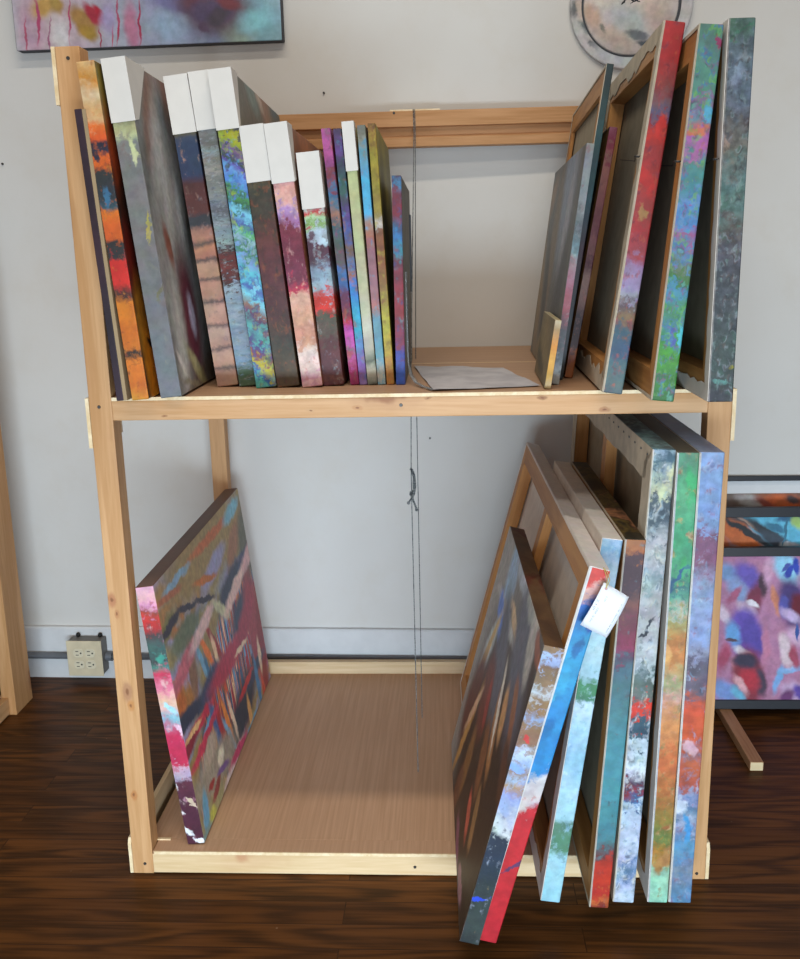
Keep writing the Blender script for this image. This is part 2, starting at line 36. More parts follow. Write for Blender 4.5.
"D":{"surf":"b","lean":-1,"x":0.1055,"y":0.0215,"yaw":0.0087,"le":-0.1117,"T":0.0331,"H":0.5352,"L":0.7613,"bands":[[-0.0,"4a2030"],[0.1804,"502434"],[0.2491,"5a2838"],[0.2691,"a898b0"],[0.3091,"c8a0b0"],[0.3211,"b82848"],[0.4396,"c02850"],[0.4671,"c04a68"],[0.506,"7ab0c0"],[0.5293,"d8a8a8"],[0.5757,"e0b898"],[0.6218,"d87a90"],[0.6676,"c03050"],[0.698,"3f7a70"],[0.7283,"3a3c3c"],[0.766,"3a5a54"],[0.8184,"4a3c3a"],[0.8407,"a02828"],[0.8853,"c83028"],[0.9074,"8a4030"],[0.9332,"d890b0"],[0.9589,"e0a8a8"],[0.999,"d8a8b8"]],"fb":[[-0.005,0.1357,-0.986,0.0137,0.0053,"e8e0e0",0.3],[0.0048,0.0289,-0.835,0.0115,0.0066,"e8e8e8",0.3],[0.0007,0.0765,-1.138,0.0088,0.0038,"d8d0d0",0.3],[0.0203,0.0096,-0.99,0.009,0.0047,"f0f0f0",0.3],[0.026,0.089,-0.986,0.0116,0.0032,"c8b098",0.3],[0.0221,0.3942,-1.231,0.0115,0.0059,"3f9080",0.35],[0.0167,0.2905,-1.059,0.015,0.0061,"a8d8e0",0.35],[0.0332,0.2439,-1.395,0.0168,0.006,"f0c8d8",0.35]],"face":"7a6250","sb":[[0.3698,0.4887,-0.001,0.3983,0.0775,"8a7248",0.5],[0.4315,0.5013,-0.015,0.1959,0.012,"a85c34",0.35],[0.4124,0.4339,0.116,0.1175,0.0238,"8a86a4",0.35],[0.0751,0.4871,-0.133,0.0834,0.0088,"9a5c40",0.35],[0.1422,0.4999,-0.025,0.0936,0.0091,"7894a8",0.35],[0.6498,0.5027,0.069,0.0886,0.0193,"6c9cac",0.35],[0.3293,0.4316,-0.202,0.0912,0.0093,"a8602c",0.35],[0.6144,0.4244,0.392,0.0911,0.0325,"8a6048",0.35],[0.8093,0.4199,-1.994,0.1007,0.0462,"9a4a38",0.35],[0.7433,0.3909,-2.176,0.1227,0.0743,"56564a",0.35],[0.0215,0.4368,0.176,0.0673,0.0203,"6a6440",0.35],[0.1313,0.3872,0.005,0.1094,0.0272,"5c6450",0.35],[0.0498,0.4367,0.08,0.0701,0.0107,"2e2a38",0.35],[0.1714,0.4285,-0.205,0.0714,0.0077,"2e2a38",0.35],[0.3025,0.3969,-0.264,0.0777,0.0066,"2e2a38",0.35],[0.5335,0.3492,0.1,0.1487,0.0355,"2c3448",0.35],[0.6049,0.2632,0.101,0.1372,0.0397,"2c3850",0.35],[0.67,0.3573,0.179,0.083,0.0214,"33405c",0.35],[0.6904,0.165,-1.493,0.1693,0.0819,"8a3440",0.35],[0.7338,0.1341,-1.84,0.1553,0.035,"7a2a30",0.35],[0.2435,0.2963,-0.933,0.0658,0.0128,"c86a34",0.35],[0.1975,0.295,-1.09,0.0587,0.0121,"6a94ac",0.35],[0.308,0.2942,-0.888,0.0759,0.013,"8a2c30",0.35],[0.3045,0.2665,-1.315,0.052,0.013,"d0b090",0.35],[0.1276,0.3037,-1.641,0.0627,0.0255,"7a5a48",0.35],[0.2306,0.2503,-1.301,0.0533,0.012,"3a6a88",0.35],[-0.0774,0.3105,0.409,0.0614,0.0216,"bc9494",0.35],[-0.013,0.3256,0.137,0.0602,0.014,"a87880",0.35],[0.0864,0.3354,0.141,0.1036,0.0222,"a85a66",0.35],[0.2451,0.3547,0.112,0.1146,0.0173,"c4a4a0",0.35],[0.4081,0.3327,-0.567,0.0721,0.0147,"a8a888",0.35],[0.5636,0.3286,0.136,0.1412,0.0194,"c8a8a0",0.35],[0.7327,0.3543,0.188,0.0718,0.0225,"b89090",0.35],[0.0356,0.2468,-0.151,0.1558,0.0183,"2a3448",0.35],[0.2231,0.2323,0.094,0.0944,0.0248,"34405c",0.35],[0.3951,0.2117,-0.035,0.188,0.0302,"9a3048",0.35],[0.5968,0.2257,0.203,0.1147,0.0354,"8c3044",0.35],[0.1093,0.2023,-0.049,0.1257,0.0132,"b03048",0.35],[0.0101,0.1921,0.039,0.0766,0.0142,"7a2838",0.35],[0.0595,0.2077,-0.032,0.0607,0.0066,"c8a070",0.35],[0.1628,0.1728,0.193,0.0468,0.0094,"5a90b0",0.35],[0.4288,0.0668,0.125,0.1839,0.0494,"2a3442",0.35],[0.5944,0.0913,-0.03,0.1305,0.0184,"2c3a54",0.35],[0.5017,0.0999,0.039,0.0876,0.0098,"a83038",0.35],[0.5171,0.1913,-0.083,0.0645,0.0074,"c0a890",0.35],[0.6804,0.0994,-1.679,0.0447,0.0175,"c0a890",0.35],[0.6155,0.0512,-1.579,0.0788,0.0161,"3a6a90",0.35],[0.4907,0.017,-1.611,0.0609,0.0147,"c0905a",0.35],[0.6616,-0.009,-1.541,0.0632,0.0165,"b04a38",0.35],[0.2501,0.1014,-1.369,0.103,0.0159,"9a3038",0.35],[0.2992,0.0988,-1.271,0.0862,0.0124,"c8783c",0.35],[0.2975,0.0703,-1.048,0.076,0.0098,"6a98b8",0.35],[0.2097,0.1379,-1.285,0.068,0.0172,"405a88",0.35],[0.3421,0.0932,-1.317,0.0631,0.0108,"d0b8a0",0.35],[0.4506,-0.0115,-0.131,0.1579,0.01,"8a3038",0.35],[0.4708,-0.0007,0.065,0.0834,0.0087,"5a88a0",0.35],[0.1612,0.0695,-0.144,0.1815,0.046,"8a8072",0.35],[0.1397,0.1246,0.057,0.0623,0.0249,"a09080",0.35],[0.0997,0.0097,-0.07,0.1204,0.0342,"8a8460",0.35],[0.1267,0.1575,0.098,0.1329,0.0109,"b03850",0.35],[0.109,0.0618,0.027,0.0266,0.0083,"8a3030",0.35],[0.1368,0.0384,0.221,0.0452,0.0106,"7a3a38",0.35],[0.201,0.0464,-0.208,0.0507,0.0077,"6a5080",0.35],[0.0413,0.0357,-1.865,0.0491,0.0197,"5a8ea8",0.35],[0.0822,0.0095,-0.09,0.0273,0.0147,"a4a44c",0.35],[0.2915,0.0077,0.082,0.1147,0.0152,"bca8a4",0.35],[0.3437,0.012,-0.054,0.0892,0.0129,"a83a5c",0.35],[0.0329,-0.0046,-0.206,0.0561,0.0184,"6a8484",0.35],[0.2029,0.0748,0.23,0.0285,0.0162,"c8c0a8",0.35]],"top":"6a4a3a"}}''')
MRK = json.loads(r'''{"wallp":[[-0.8159,1.7196,-1.676,0.1481,0.1255,"c0aab0",0.8],[-0.5293,1.7088,-0.39,0.1799,0.115,"9aa0b8",0.8],[-0.32,1.712,-0.989,0.1244,0.0835,"7ea8b4",0.8],[-0.8845,1.7277,-1.524,0.0702,0.0305,"b898a8",0.6],[-0.3954,1.6813,-0.789,0.0639,0.0475,"98aea0",0.6],[-0.8475,1.7771,0.66,0.0402,0.0228,"c09858",0.5],[-0.8173,1.7782,1.741,0.0243,0.0151,"a8884c",0.5],[-0.7511,1.7386,-0.674,0.0425,0.0216,"a8804c",0.4],[-0.7297,1.7523,-0.894,0.0301,0.0122,"a83444",0.4],[-0.7449,1.7124,-0.526,0.0262,0.0166,"a8843c",0.4],[-0.7112,1.7494,2.115,0.0262,0.0074,"b02c40",0.4],[-0.6353,1.7194,-1.528,0.0558,0.0175,"b87c98",0.5],[-0.6689,1.7341,-1.661,0.0501,0.003,"b03858",0.4],[-0.8688,1.744,-1.626,0.0491,0.004,"b04a6c",0.4],[-0.7884,1.7296,-1.651,0.0589,0.0025,"b04a6c",0.4],[-0.9019,1.7091,-1.65,0.0389,0.0025,"b05a70",0.4],[-0.6145,1.7297,-1.656,0.0518,0.0025,"a83858",0.4],[-0.841,1.7091,-1.641,0.0361,0.002,"9a5a78",0.4],[-0.7164,1.6955,-1.604,0.0224,0.002,"a04a60",0.4],[-0.6863,1.7079,-1.663,0.0314,0.002,"b85a70",0.4],[-0.5127,1.7662,-0.219,0.072,0.0224,"7878a8",0.6],[-0.8125,1.7036,-1.363,0.0367,0.0203,"d4d0d0",0.6],[-0.6906,1.743,-1.809,0.0344,0.0172,"a89cc0",0.6],[-0.5351,1.7146,-0.335,0.0512,0.032,"98b0cc",0.6],[-0.4446,1.6832,-0.39,0.0405,0.0276,"8ca0c4",0.6],[-0.4336,1.7741,-1.217,0.0945,0.0826,"5c4858",0.45],[-0.4328,1.7674,-0.04,0.0737,0.0309,"6a4450",0.5],[-0.4354,1.7476,0.036,0.0561,0.0266,"584c68",0.4],[-0.4575,1.7117,-0.996,0.0138,0.0097,"5a4860",0.4],[-0.4216,1.7337,0.55,0.0301,0.0181,"4c4450",0.5],[-0.3927,1.7636,-0.413,0.0317,0.0135,"7a4048",0.5],[-0.3256,1.7234,0.199,0.0411,0.0222,"88c0cc",0.6]],
"plate":[[0.4733,1.7047,-1.07,0.0331,0.0179,"c8a894",0.5],[0.5595,1.6927,-0.464,0.0563,0.03,"b4b8b8",0.6],[0.5116,1.664,-0.423,0.0406,0.0173,"c4ada0",0.6],[0.6289,1.69,-1.061,0.0518,0.0265,"c6b0a4",0.6],[0.5803,1.6592,-0.179,0.0263,0.0108,"707478",0.4],[0.603,1.6408,-0.153,0.0254,0.0065,"585c60",0.4],[0.5742,1.7354,0.595,0.0132,0.0023,"1c1c20",0.2],[0.5466,1.7332,0.409,0.0095,0.002,"1c1c20",0.2],[0.5649,1.74,2.566,0.011,0.0026,"1c1c20",0.2],[0.5777,1.7363,2.385,0.0101,0.0019,"1c1c20",0.2],[0.5007,1.6797,-1.069,0.0121,0.0045,"8a8478",0.4]],
"rim":[[0.4367,1.7278,0.982,0.0242,0.0141,"6c6c6c",0.5],[0.4586,1.6834,-0.825,0.0211,0.0088,"6c7074",0.5],[0.4449,1.7242,-1.409,0.0258,0.0092,"c4b0a4",0.5],[0.4748,1.6412,-0.763,0.0166,0.0066,"5c6064",0.4],[0.5387,1.6146,-0.307,0.067,0.0174,"b8bcc0",0.6]],
"p1":[[1.3218,0.3736,-0.333,0.04,0.0202,"7a98c8",0.5],[1.374,0.3618,-0.966,0.0428,0.0273,"6a58b0",0.4],[1.3496,0.3288,-0.967,0.0354,0.0199,"8aa0cc",0.5],[1.3386,0.3161,0.915,0.0262,0.0101,"a85a78",0.4],[1.3908,0.3031,-1.843,0.0464,0.02,"7a3048",0.4],[1.4102,0.3413,-1.42,0.0279,0.0099,"4a3040",0.4],[1.3688,0.2802,-0.655,0.0277,0.0151,"d8b8c4",0.4],[1.3665,0.2597,-0.206,0.0204,0.0077,"584858",0.4],[1.386,0.2929,-0.6,0.0166,0.0075,"e8e0e8",0.4],[1.3142,0.2676,-1.111,0.0239,0.0125,"e0c8d8",0.5],[1.3696,0.211,-1.422,0.0761,0.0398,"6a50b0",0.3],[1.3846,0.2071,-1.259,0.0561,0.0224,"5a48a0",0.4],[1.3372,0.2162,-1.248,0.0337,0.0174,"6aa4dc",0.5],[1.3626,0.1686,-0.475,0.0243,0.0102,"e8e4ec",0.4],[1.3349,0.1982,-0.253,0.0154,0.0051,"5a4858",0.3],[1.3154,0.1557,-1.814,0.035,0.0151,"b04a68",0.5],[1.3468,0.1338,-1.323,0.026,0.01,"d890a0",0.5],[1.3784,0.1053,-1.484,0.0736,0.0399,"8a3040",0.3],[1.3704,0.1467,-0.171,0.0332,0.018,"3a3048",0.4],[1.4085,0.0912,-1.43,0.0345,0.0149,"48384c",0.4],[1.3809,0.1002,-1.111,0.0315,0.02,"b83040",0.5],[1.3586,0.0847,-1.037,0.0251,0.01,"e0a8b0",0.5],[1.3188,0.0691,-0.552,0.0378,0.023,"7a98d4",0.5],[1.3526,0.0627,-0.797,0.0228,0.0101,"6ab0d0",0.5],[1.4519,0.1002,1.286,0.0384,0.0088,"78a8d8",0.4],[1.4827,0.1235,0.227,0.0306,0.0077,"88b0e0",0.4],[1.4416,0.3004,-1.341,0.0375,0.0086,"d08468",0.4],[1.4245,0.3793,-1.654,0.0378,0.0124,"d0a0bc",0.5],[1.4676,0.3855,-1.134,0.0481,0.027,"98d0ec",0.4],[1.4776,0.3765,-2.244,0.0173,0.0076,"3048b0",0.3],[1.4934,0.3866,-1.364,0.0203,0.0074,"3048b0",0.3],[1.4688,0.3842,0.602,0.014,0.0051,"4a58a8",0.3],[1.4825,0.2964,-1.402,0.0644,0.032,"4a3870",0.35],[1.4987,0.2874,-1.319,0.033,0.0172,"6a1a2c",0.4],[1.4616,0.2876,-1.476,0.0277,0.0123,"5a58a8",0.4],[1.4793,0.2645,-0.512,0.0283,0.0126,"c8b0d8",0.5],[1.4975,0.2069,-0.795,0.0289,0.02,"d8b0cc",0.5],[1.4695,0.1749,-1.366,0.0411,0.0149,"e0c8d0",0.5],[1.4909,0.1556,-1.365,0.0296,0.0099,"a84a60",0.4],[1.4985,0.2197,-1.555,0.0242,0.0049,"3a58a0",0.3],[1.491,0.0667,-0.475,0.0342,0.0229,"c8a8c8",0.5],[1.475,0.0525,0.813,0.0242,0.0153,"6a3868",0.5],[1.506,0.0629,-1.056,0.0228,0.0125,"6048a0",0.4],[1.4196,0.1878,-1.557,0.0485,0.0099,"c880a0",0.5]],
"p2":[[1.3491,0.4919,-0.209,0.0435,0.0178,"3a3c40",0.4],[1.3583,0.4585,-0.557,0.0769,0.0278,"c0622c",0.3],[1.3133,0.4395,-0.52,0.0334,0.0203,"a85028",0.4],[1.3808,0.4647,-0.553,0.0743,0.0076,"26282c",0.3],[1.4069,0.4735,-0.561,0.0591,0.0055,"a88878",0.3],[1.4308,0.4644,-0.632,0.0673,0.0126,"2c3238",0.4],[1.4561,0.4411,-0.492,0.0534,0.0177,"3a4450",0.4],[1.49,0.4306,-0.092,0.0253,0.0102,"b8c0c8",0.4],[1.4864,0.4984,0.094,0.0327,0.0077,"3a6888",0.4],[1.5052,0.4894,-0.794,0.0215,0.0125,"a0c070",0.4],[1.4518,0.477,-0.408,0.0265,0.0101,"38708a",0.3],[1.4769,0.4665,-1.7,0.0378,0.003,"3a7088",0.3]],
"p3":[[1.366,0.5291,-0.161,0.0521,0.0261,"6e5a50",0.5],[1.4069,0.5313,-0.284,0.0396,0.0156,"a8a09c",0.5],[1.4937,0.5266,-0.144,0.0621,0.0234,"c05c2c",0.5],[1.4453,0.5244,-0.477,0.0277,0.0103,"8a4030",0.5],[1.5153,0.5342,-0.292,0.0197,0.0103,"4a3838",0.5]]}''')
# ------------------------------------------------------------------ helpers
def lin(h):
    v = [int(h[i:i+2], 16)/255 for i in (0, 2, 4)]
    return tuple([(c/12.92 if c <= .04045 else ((c+.055)/1.055)**2.4) for c in v] + [1.0])
def mesh_obj(name, bm, mats, parent=None, loc=None, rot=None, smooth=False):
    bmesh.ops.recalc_face_normals(bm, faces=bm.faces)
    me = bpy.data.meshes.new(name); bm.to_mesh(me); bm.free()
    if smooth:
        for p in me.polygons: p.use_smooth = True
    o = bpy.data.objects.new(name, me); COL.objects.link(o)
    for m in (mats if isinstance(mats, (list, tuple)) else [mats]): me.materials.append(m)
    if parent: o.parent = parent
    if loc: o.location = loc
    if rot: o.rotation_euler = rot
    return o
def thing(name, label, cat, loc=(0,0,0), rot=(0,0,0), group=None):
    o = bpy.data.objects.new(name, None); COL.objects.link(o); o.empty_display_size = .05
    o.location = loc; o.rotation_euler = rot; tag(o, label, cat, group); return o
def tag(o, label, cat, group=None):
    o['label'] = label; o['category'] = cat
    if group: o['group'] = group
    return o
def struct(o): o['kind'] = 'structure'; return o
def box(bm, x0, x1, y0, y1, z0, z1, mi=0):
    vs = [bm.verts.new(p) for p in [(x0,y0,z0),(x1,y0,z0),(x1,y1,z0),(x0,y1,z0),(x0,y0,z1),(x1,y0,z1),(x1,y1,z1),(x0,y1,z1)]]
    fs = []
    for idx in ((0,3,2,1),(4,5,6,7),(0,1,5,4),(1,2,6,5),(2,3,7,6),(3,0,4,7)):
        f = bm.faces.new([vs[i] for i in idx]); f.material_index = mi; fs.append(f)
    return vs
def prism(bm, poly, axis, a0, a1, mi=0):
    """extrude a 2D polygon along axis ('x': poly is (y,z); 'y': (x,z); 'z': (x,y))"""
    def P(p, a): return {'x': (a, p[0], p[1]), 'y': (p[0], a, p[1]), 'z': (p[0], p[1], a)}[axis]
    A = [bm.verts.new(P(p, a0)) for p in poly]; B = [bm.verts.new(P(p, a1)) for p in poly]
    fs = [bm.faces.new(A), bm.faces.new(B[::-1])]
    for i in range(len(poly)):
        j = (i+1) % len(poly); fs.append(bm.faces.new([A[i], A[j], B[j], B[i]]))
    for f in fs: f.material_index = mi
def tube(bm, pts, r, n=8, cap=True, mi=0):
    rings = []; up = Vector((0,0,1))
    for i, p in enumerate(pts):
        p = Vector(p); a = Vector(pts[max(i-1,0)]); b = Vector(pts[min(i+1,len(pts)-1)])
        d = (b-a).normalized(); s = d.cross(up)
        if s.length < .05: s = d.cross(Vector((1,0,0)))
        s.normalize(); t = d.cross(s)
        rr = r[i] if isinstance(r, (list, tuple)) else r
        rings.append([bm.verts.new(p + (s*math.cos(2*PI*k/n) + t*math.sin(2*PI*k/n))*rr) for k in range(n)])
    for a, b in zip(rings, rings[1:]):
        for k in range(n):
            f = bm.faces.new([a[k], a[(k+1)%n], b[(k+1)%n], b[k]]); f.material_index = mi
    if cap: bm.faces.new(rings[0][::-1]); bm.faces.new(rings[-1])
def bevel(o, w=.002, seg=2):
    m = o.modifiers.new('bevel', 'BEVEL'); m.width = w; m.segments = seg; m.limit_method = 'ANGLE'; m.angle_limit = math.radians(40)
    return o
# ------------------------------------------------------------------ materials
class NT:
    def __init__(s, name, rough=.6, spec=.4):
        s.m = bpy.data.materials.new(name); s.m.use_nodes = True; s.t = s.m.node_tree; s.n = s.t.nodes
        s.b = s.n['Principled BSDF']; s.b.inputs['Roughness'].default_value = rough
        s.b.inputs['Specular IOR Level'].default_value = spec
        s.co = s.n.new('ShaderNodeTexCoord').outputs['Object']
    def L(s, a, b): s.t.links.new(a, b)
    def new(s, t, **k):
        n = s.n.new(t)
        for a, v in k.items(): setattr(n, a, v)
        return n
    def noise(s, scale, detail=3, vec=None, out='Fac', rough=.5, dist=0):
        n = s.new('ShaderNodeTexNoise'); n.inputs['Scale'].default_value = scale; n.inputs['Detail'].default_value = detail
        n.inputs['Roughness'].default_value = rough; n.inputs['Distortion'].default_value = dist
        s.L(vec or s.co, n.inputs['Vector']); return n.outputs[out]
    def mapping(s, vec=None, loc=(0,0,0), rot=(0,0,0), scale=(1,1,1), kind='POINT'):
        n = s.new('ShaderNodeMapping', vector_type=kind); s.L(vec or s.co, n.inputs['Vector'])
        n.inputs['Location'].default_value = loc; n.inputs['Rotation'].default_value = rot; n.inputs['Scale'].default_value = scale
        return n.outputs[0]
    def vm(s, op, a, b=None, f=None):
        n = s.new('ShaderNodeVectorMath', operation=op)
        s.L(a, n.inputs[0])
        if b is not None:
            if isinstance(b, (tuple, list)): n.inputs[1].default_value = b
            else: s.L(b, n.inputs[1])
        if f is not None: n.inputs['Scale'].default_value = f
        return n.outputs['Value' if op in ('LENGTH', 'DISTANCE', 'DOT_PRODUCT') else 'Vector']
    def ma(s, op, a, b=None, c=None):
        n = s.new('ShaderNodeMath', operation=op)
        for i, v in enumerate((a, b, c)):
            if v is None: continue
            if isinstance(v, (int, float)): n.inputs[i].default_value = v
            else: s.L(v, n.inputs[i])
        return n.outputs[0]
    def rng(s, v, a, b, c=0, d=1, smooth=True):
        n = s.new('ShaderNodeMapRange', interpolation_type='SMOOTHSTEP' if smooth else 'LINEAR')
        s.L(v, n.inputs[0])
        for i, x in enumerate((a, b, c, d)): n.inputs[i+1].default_value = x
        return n.outputs[0]
    def mix(s, f, a, b, mode='MIX'):
        n = s.new('ShaderNodeMix', data_type='RGBA', blend_type=mode)
        for i, v in ((0, f), (6, a), (7, b)):
            if isinstance(v, (int, float)): n.inputs[i].default_value = v
            elif isinstance(v, (tuple, list)): n.inputs[i].default_value = v
            elif isinstance(v, str): n.inputs[i].default_value = lin(v)
            else: s.L(v, n.inputs[i])
        return n.outputs[2]
    def ramp(s, f, stops, mode='LINEAR'):
        n = s.new('ShaderNodeValToRGB'); n.color_ramp.interpolation = mode
        e = n.color_ramp.elements
        while len(e) > 1: e.remove(e[-1])
        e[0].position = max(0, min(1, stops[0][0])); e[0].color = lin(stops[0][1])
        for p, c in stops[1:]:
            k = e.new(max(0, min(1, p))); k.color = lin(c)
        s.L(f, n.inputs[0]); return n.outputs[0]
    def sep(s, v):
        n = s.new('ShaderNodeSeparateXYZ'); s.L(v, n.inputs[0]); return n.outputs
    def bump(s, h, st=.2, d=.002):
        n = s.new('ShaderNodeBump'); n.inputs['Strength'].default_value = st; n.inputs['Distance'].default_value = d
        s.L(h, n.inputs['Height']); s.L(n.outputs[0], s.b.inputs['Normal'])
    def done(s, col=None):
        if col is not None:
            if isinstance(col, str): s.b.inputs['Base Color'].default_value = lin(col)
            else: s.L(col, s.b.inputs['Base Color'])
        return s.m
def plain(name, c, rough=.5, metal=0, var=.06, spec=.4):
    t = NT(name, rough, spec); t.b.inputs['Metallic'].default_value = metal
    f = t.rng(t.noise(30, 3), .3, .7, 1-var, 1+var)
    n = t.new('ShaderNodeCombineColor'); [t.L(f, n.inputs[i]) for i in range(3)]
    return t.done(t.mix(1.0, lin(c), n.outputs[0], 'MULTIPLY'))
def paint(name, bands=None, base='808080', H=1, blobs=(), axes='xz', warp=.010, fine=.0035, slant=0, var=.12, scale=28, rough=.5, stretch=(1,1,1), seed=0, patch=0, gain=1, pal=None, stripes=None, hue=.12, line=None, xmid=0, fleck=None):
    """oil paint laid in colour areas along z plus brush shapes at their own places; edges broken by noise"""
    t = NT(name, rough, .35)
    sc = t.mapping(loc=(seed*1.7, seed*2.3, seed*.9), scale=stretch)
    w1 = t.vm('SCALE', t.vm('SUBTRACT', t.noise(scale, 2, sc, 'Color'), (.5,.5,.5)), f=warp*2.4)
    w2 = t.vm('SCALE', t.vm('SUBTRACT', t.noise(scale*6, 3, sc, 'Color'), (.5,.5,.5)), f=fine*2.4)
    P = t.vm('ADD', t.vm('ADD', t.co, w1), w2)
    if bands:
        xyz = t.sep(P); z = xyz[2]
        if slant: z = t.ma('ADD', z, t.ma('MULTIPLY', t.ma('SUBTRACT', xyz[0], xmid), slant))
        f = t.ma('DIVIDE', z, H)
        bands = sorted(bands)
        def look(f):
            if len(bands) <= 31: return t.ramp(f, bands)
            k = len(bands)//2; c1 = t.ramp(f, bands[:k+1]); c2 = t.ramp(f, bands[k:])
            return t.mix(t.ma('GREATER_THAN', f, bands[k][0]), c1, c2)
        c = look(f)
        if patch:   # dabs of the neighbouring colours
            v2 = t.mapping(sc, loc=(3.1, 1.2, 7.7)); off = t.rng(t.noise(60, 3, v2), .3, .7, -.035/H, .035/H, False)
            msk = t.rng(t.noise(70, 4, t.mapping(sc, loc=(9, 4, 2)), rough=.65), .47, .53)
            c = t.mix(t.ma('MULTIPLY', msk, patch), c, look(t.ma('ADD', f, off)))
    else: c = t.mix(0.0, base, base)
    if pal:     # loose areas of several colours: (stops, scale, stretch, rotation)
        stops, psc, pst, prot = pal
        c = t.ramp(t.rng(t.noise(psc, 3, t.mapping(P, rot=prot, scale=pst), rough=.6, dist=.5), .28, .72, smooth=False), stops)
    if stripes: # brushed stripes over part of the surface: (stops, scale, stretch, rotation, mask centre, angle, radii, softness)
        stops, psc, pst, prot, (mx, my, ma_, m1, m2, ms) = stripes
        st = t.ramp(t.rng(t.noise(psc, 2, t.mapping(rot=prot, scale=pst), rough=.4), .3, .7, smooth=False), stops, 'CONSTANT')
        mm = t.mapping(P, (0, mx, my), (ma_, 0, 0), (1000, m1, m2), 'TEXTURE')
        c = t.mix(t.rng(t.vm('LENGTH', mm), 1+ms, 1-ms), c, st)
    for bx, by, ang, rl, rw, colr, soft in blobs:
        if axes == 'xz': m = t.mapping(P, (bx, 0, by), (0, -ang, 0), (rl, 1000, rw), 'TEXTURE')
        else: m = t.mapping(P, (0, bx, by), (ang, 0, 0), (1000, rl, rw), 'TEXTURE')
        d = t.vm('LENGTH', m)
        c = t.mix(t.rng(d, 1+soft, max(.05, 1-soft)), c, colr)
    if fleck:   # small separate touches of other pigments
        cols, dens, fs = fleck
        fv = t.mapping(sc, loc=(2.2, 6.1, 3.3), scale=(1, 1, .7))
        fc = t.ramp(t.rng(t.noise(fs*.6, 2, fv), .3, .7, smooth=False), [((i+.5)/len(cols), k) for i, k in enumerate(cols)])
        c = t.mix(t.ma('MULTIPLY', t.rng(t.noise(fs*.8, 4, t.mapping(fv, loc=(5, 1, 8)), rough=.6), .93-dens, 1.08-dens), .62), c, fc)
    if line:    # bare strip of primed canvas along the back arris
        lx = t.sep(t.vm('ADD', t.co, t.vm('SCALE', t.vm('SUBTRACT', t.noise(14, 2, out='Color'), (.5,.5,.5)), f=.0016)))[0]
        c = t.mix(t.rng(lx, line[0]+.0004, line[0]-.0004), c, line[1])
    # pigment variation: hue and value of the paint itself
    c = t.mix(hue, c, t.noise(scale*1.3, 3, sc, 'Color'), 'OVERLAY')
    v = t.rng(t.noise(scale*2.2, 4, sc, rough=.55), .3, .7, gain*(1-var), gain*(1+var))
    n = t.new('ShaderNodeCombineColor'); [t.L(v, n.inputs[i]) for i in range(3)]
    c = t.mix(1.0, c, n.outputs[0], 'MULTIPLY')
    t.bump(t.noise(scale*7, 4, sc), .25, .001)
    return t.done(c)
def wood(name, axis, light, dark, knot='9a6844', knots=True, rough=.55, contrast=1.0, grain=1.0, spots=()):
    t = NT(name, rough, .35); r = {'x': (1.3,22,22), 'y': (22,1.3,22), 'z': (22,22,1.3)}[axis]
    info = t.new('ShaderNodeObjectInfo')
    off = t.vm('ADD', t.co, t.vm('SCALE', info.outputs['Location'], f=3.7))
    v = t.mapping(off, scale=tuple(x*grain for x in r))
    n1 = t.noise(1.6, 5, v, rough=.6, dist=.6); n2 = t.noise(9, 3, v)
    f = t.rng(t.ma('ADD', t.ma('MULTIPLY', n1, .75), t.ma('MULTIPLY', n2, .25)), .5-.17/contrast, .5+.17/contrast)
    c = t.mix(f, light, dark)
    if knots:
        k = {'x': (.35,1,1), 'y': (1,.35,1), 'z': (1,1,.35)}[axis]
        vo = t.new('ShaderNodeTexVoronoi'); vo.inputs['Scale'].default_value = 9
        w = t.vm('ADD', t.mapping(off, scale=k), t.vm('SCALE', t.noise(25, 2, off, 'Color'), f=.03))
        t.L(w, vo.inputs['Vector'])
        c = t.mix(t.rng(vo.outputs['Distance'], .13, .05), c, knot)
        c = t.mix(t.rng(vo.outputs['Distance'], .30, .12, 0, .25), c, knot)
    for kx, kz, kr, kc in spots:   # single knots (x, z in metres from the board's middle)
        kd = t.vm('LENGTH', t.mapping(t.vm('ADD', t.co, t.vm('SCALE', t.vm('SUBTRACT', t.noise(60, 2, out='Color'), (.5,.5,.5)), f=.008)), (kx, 0, kz), (0,0,0), (kr*(1.8 if axis == 'x' else .8), 1000, kr*(.8 if axis == 'x' else 1.6)), 'TEXTURE'))
        c = t.mix(t.rng(kd, 1.5, .7, 0, .75), c, kc); c = t.mix(t.rng(kd, .55, .2, 0, .8), c, '7a4a2c')
    t.bump(n2, .08, .001)
    return t.done(c)
PX = wood('pine_along_x', 'x', 'cfa276', 'ba8957'); PY = wood('pine_along_y', 'y', 'd2a577', 'b98c5c'); PZ = wood('pine_along_z', 'z', 'cc9d6e', 'b48352')
BX = wood('pale_pine_along_x', 'x', 'e2c69e', 'cfae80', knot='c09068')
RX_ = wood('warm_pine_along_x', 'x', 'c99566', 'ad7a48', knots=False)
STR = wood('stretcher_pine_z', 'z', 'c98f52', 'ad7238', knots=False); STRY = wood('stretcher_pine_y', 'y', 'c08a50', 'a26a36', knots=False)
PLYEDGE = wood('plywood_edge', 'y', 'ecd6b0', 'd8b98a', knots=False)
M_SCREW = plain('screw_metal', '4a4642', .45, .6)
M_LINEN = plain('raw_linen', 'a89a82', .9, var=.08); M_GESSO = plain('primed_canvas', 'e0d6cb', .8, var=.06)
M_FOLD = plain('raw_canvas_fold', 'c0b29c', .85, var=.1)
M_CARD = plain('white_card', 'd2ccc4', .6, var=.02); M_CARDIN = plain('grey_card_side', 'cfc8c0', .7, var=.02)
M_BLACK = plain('black_lacquered_frame', '24262c', .4); M_DARK = plain('dark_slot', '141210', .6)

